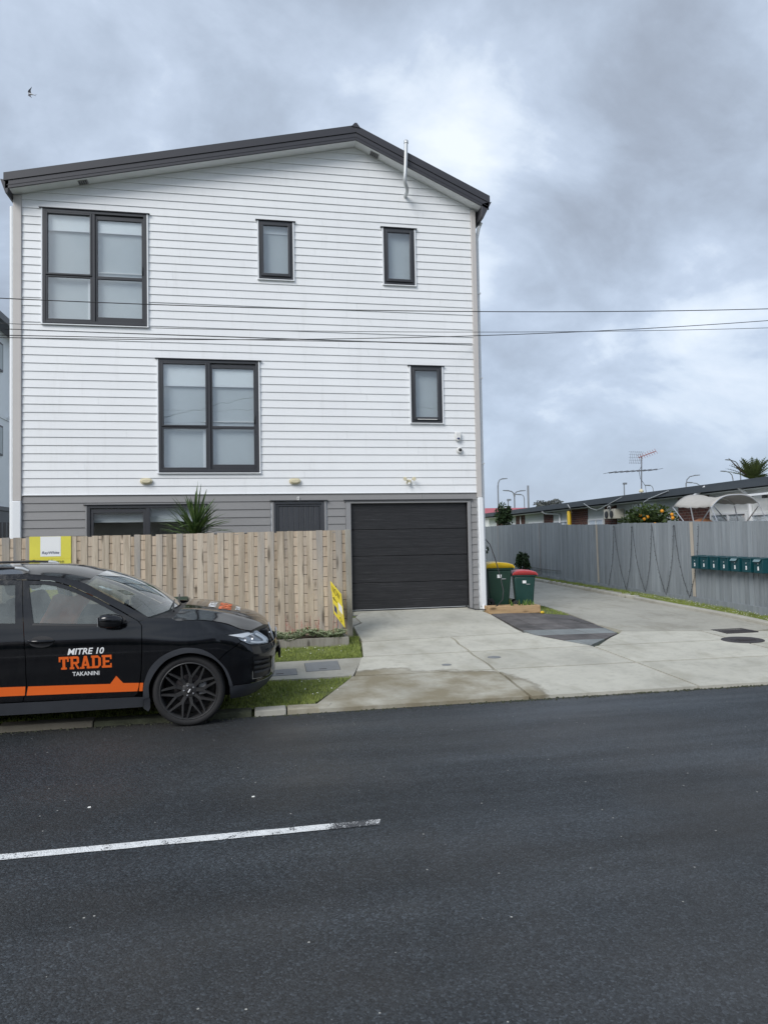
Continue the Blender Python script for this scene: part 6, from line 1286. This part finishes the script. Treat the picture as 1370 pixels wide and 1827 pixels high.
    lamp('tall single-arm street light nearest the house corner', 39.5, 0, 10.1, [(40.2, 11.2)]); lamp('double-armed street light left of the tall plain pole', 42.3, 0, 8.5, [(41.3, 9.25), (43.3, 9.2)]); lamp('low street light between the double-armed light and plain pole', 44.0, 0, 8.0, [(43.4, 8.6)], r=.07)
    lamp('street light with right-hand arm behind the middle of the flats roof', 73.5, 0, 10.4, [(75.2, 11.7)]); lamp('tallest street light beside the palm', 84.1, 0, 12.4, [(82.2, 14.4)]); lamp('street light with left arm just below the tallest one', 82.6, 0, 11.2, [(81.2, 12.4)], r=.09); lamp('low street light arm peeping over the roof left of the palm', 76.3, 0, 9.6, [(74.6, 10.45)], r=.08); lamp('small far street light right of the roof aerial', 67.3, 0, 9.2, [(66.7, 10.0)], r=.06)
    o = MB().tube([(44.7, 110, 0), (44.7, 110, 10.1)], .17, 8).build('plain_pole', 'steel'); tag(o, 'tall plain dark pole beyond the flats roof', 'pole')
    for x, zt, lab in ((41.2, 7.6, 'short pole with flat box head behind the young tree'), (61.9, 10.2, 'thin pole with square head left of the roof aerial')):
        t = thing('box_head_pole', lab, 'pole', (x, 110, 0), group='poles with box heads'); MB().tube([(x, 110, 0), (x, 110, zt)], .10, 6).build('pole', 'steel', t); MB().box(x-.15, x+.45, 109.8, 110.2, zt, zt+.3).build('head', 'steel', t)
    # palm
    p = thing('palm_tree', 'palm tree crown standing above the right end of the flats roof', 'palm', (42.5, 54, 0)); MB().tube([(42.5, 54, 0), (42.4, 54, 3), (42.5, 54, 6.3)], [.45, .38, .35], 12).build('trunk', 'bark', p, smooth=50)
    for i in range(40):
        a = i*2.4; el = rad(rng.uniform(50, 88) if i % 3 else rng.uniform(20, 60)); L = rng.uniform(1.9, 2.6); o = Vector((42.5, 54, 6.2)); d = Vector((math.cos(a)*math.cos(el), math.sin(a)*math.cos(el), math.sin(el))); s = Vector((-math.sin(a), math.cos(a), 0)); mb = MB(); prev = None
        for k in range(13):
            f = k/12; q = o+d*L*f+Vector((math.cos(a), math.sin(a), 0))*.5*f*f-Vector((0, 0, 1))*f*f*L*.30*math.cos(el*.75)
            if k > 2:
                for sg in (-1, 1):
                    ln = .62*math.sin(math.pi*min(1, f*.85+.12)); tip = q+(s*sg*.75+d*.65+Vector((0, 0, -.15))).normalized()*ln; w = d*.075; mb.add([q-w, q+w, tip], [(0, 1, 2)])
            if prev is not None: mb.add([prev-s*.03, prev+s*.03, q+s*.02, q-s*.02], [(0, 1, 2, 3)])
            prev = q
        mb.build('frond', 'palm', p, fix=False)
    MB().tube([(42.2, 54, 6.5), (41.0, 53.6, 7.1), (39.6, 53.2, 8.1)], [.06, .09, .02], 6).build('bare_stalk', 'bark', p)
    # far roof, far tree
    r = thing('red_roof_house', 'distant house with red roof seen past the house corner', 'house', (28, 82, 0)); MB().box(24, 34, 80, 90, 0, 4.2).build('wall', 'flat_white', r); MB().prism([(79.4, 4.2), (90.6, 4.2), (85, 5.4)], lambda u, v, s: (23.4+s*11.2, u, v)).build('roof', 'red_roof', r)
    for x in (25, 28): MB().box(x, x+1.4, 79.97, 79.99, 1.4, 3.2).build('window', 'room', r)
    f = thing('far_tree', 'hazy bare-looking tree beyond the flats roof', 'tree', (61.0, 140, 0)); MB().tube([(61, 140, 0), (61, 140, 6)], [.4, .2], 6).build('trunk', 'bark', f); tag(leaf_quads(MB(), (61.2, 140, 7.3), 3.2, 2.2, 1.9, 1500, .42, rng, .3, 14).build('crown', 'far_tree', f, fix=False), kind='stuff')
    # overhead wires along the street
    def lag(x, P):
        t = 0
        for i in range(3):
            w = P[i][1]
            for j in range(3):
                if j != i: w *= (x-P[j][0])/(P[i][0]-P[j][0])
            t += w
        return t
    for lab, P, r in (('topmost overhead wire crossing the upper window and sky', ((-3.25, 5.164), (2.4, 5.225), (8.27, 5.502)), .0065), ('faint overhead wire that stays level over the right of the wall', ((-3.25, 4.827), (3.317, 4.944), (8.25, 5.189)), .0042), ('overhead wire climbing to the right edge of the sky', ((-1.11, 4.682), (3.316, 4.889), (8.258, 5.309)), .0055)):
        xs = [-9+.75*i for i in range(29)]; o = MB().tube([(x, 10.0, lag(x, P)) for x in xs], r, 5).build('overhead_wire', 'ink', smooth=60); tag(o, lab, 'wire', 'overhead wires in front of the house')
    for lab, A, Bq, r in (('lower service wire running across the wall to the right corner of the house', (-3.25, 10, 4.67), (4.518, 13.93, 5.896), .006), ('upper service wire running across the wall to the right corner of the house', (-2.977, 10, 4.754), (4.517, 13.93, 5.861), .005)):
        A, Bq = Vector(A), Vector(Bq); o = MB().tube([A+(Bq-A)*t+Vector((0, 0, .02*(t*t-t))) for t in [-.7+.1*i for i in range(18)]], r, 5).build('service_wire', 'ink', smooth=60); tag(o, lab, 'wire', 'service wires to the house')
    # two white scraps on the seal
    for x, y, lab in ((-1.171, 5.438, 'small white scrap on the road left of the painted line'), (-.018, 5.376, 'tiny white scrap on the road above the middle of the painted line')):
        o = MB().hexa([(x-.011, y-.008, .006), (x+.012, y-.006, .006), (x+.010, y+.009, .006), (x-.009, y+.006, .006), (x-.010, y-.006, .013), (x+.011, y-.005, .012), (x+.009, y+.008, .014), (x-.008, y+.006, .014)]).build('paper_scrap', 'flower_white'); tag(o, lab, 'litter')
    # bird
    BS = .62
    b = thing('bird', 'small swallow with dark wings flying at the upper left of the sky', 'bird', (-8.6, 30, 20.1)); X, Z = -8.62, 20.1
    MB().lathe([(0, -.19), (.03, -.15), (.055, -.05), (.055, .04), (.03, .14), (.012, .22), (0, .26)], 10, (0, 0, 0), 'x').xf(lambda x, y, z: (X+BS*(x+.03), 30+BS*y, Z+BS*(z-.22*x))).build('body', 'bird_belly', b, smooth=50)
    for sg in (1, -1): MB().grid([[(X+BS*(-.02+q), 30-BS*.05*i, Z+BS*sg*(.02+.09*i)) for q in (-.09*w+o, .09*w+o)] for i, (w, o) in enumerate(((1, 0), (1, -.03), (.75, .0), (.35, .09), (.05, .17)))]).build('wing', 'bird', b)
    MB().add([(X+BS*.20, 30, Z-BS*.05), (X+BS*.42, 30, Z+BS*.02), (X+BS*.28, 30, Z-BS*.06), (X+BS*.40, 30, Z-BS*.13)], [(0, 1, 2), (0, 2, 3)]).build('tail', 'bird', b)
M['kayak'] = pm('faded_orange', (.48, .21, .10), .5, .1)
beyond()
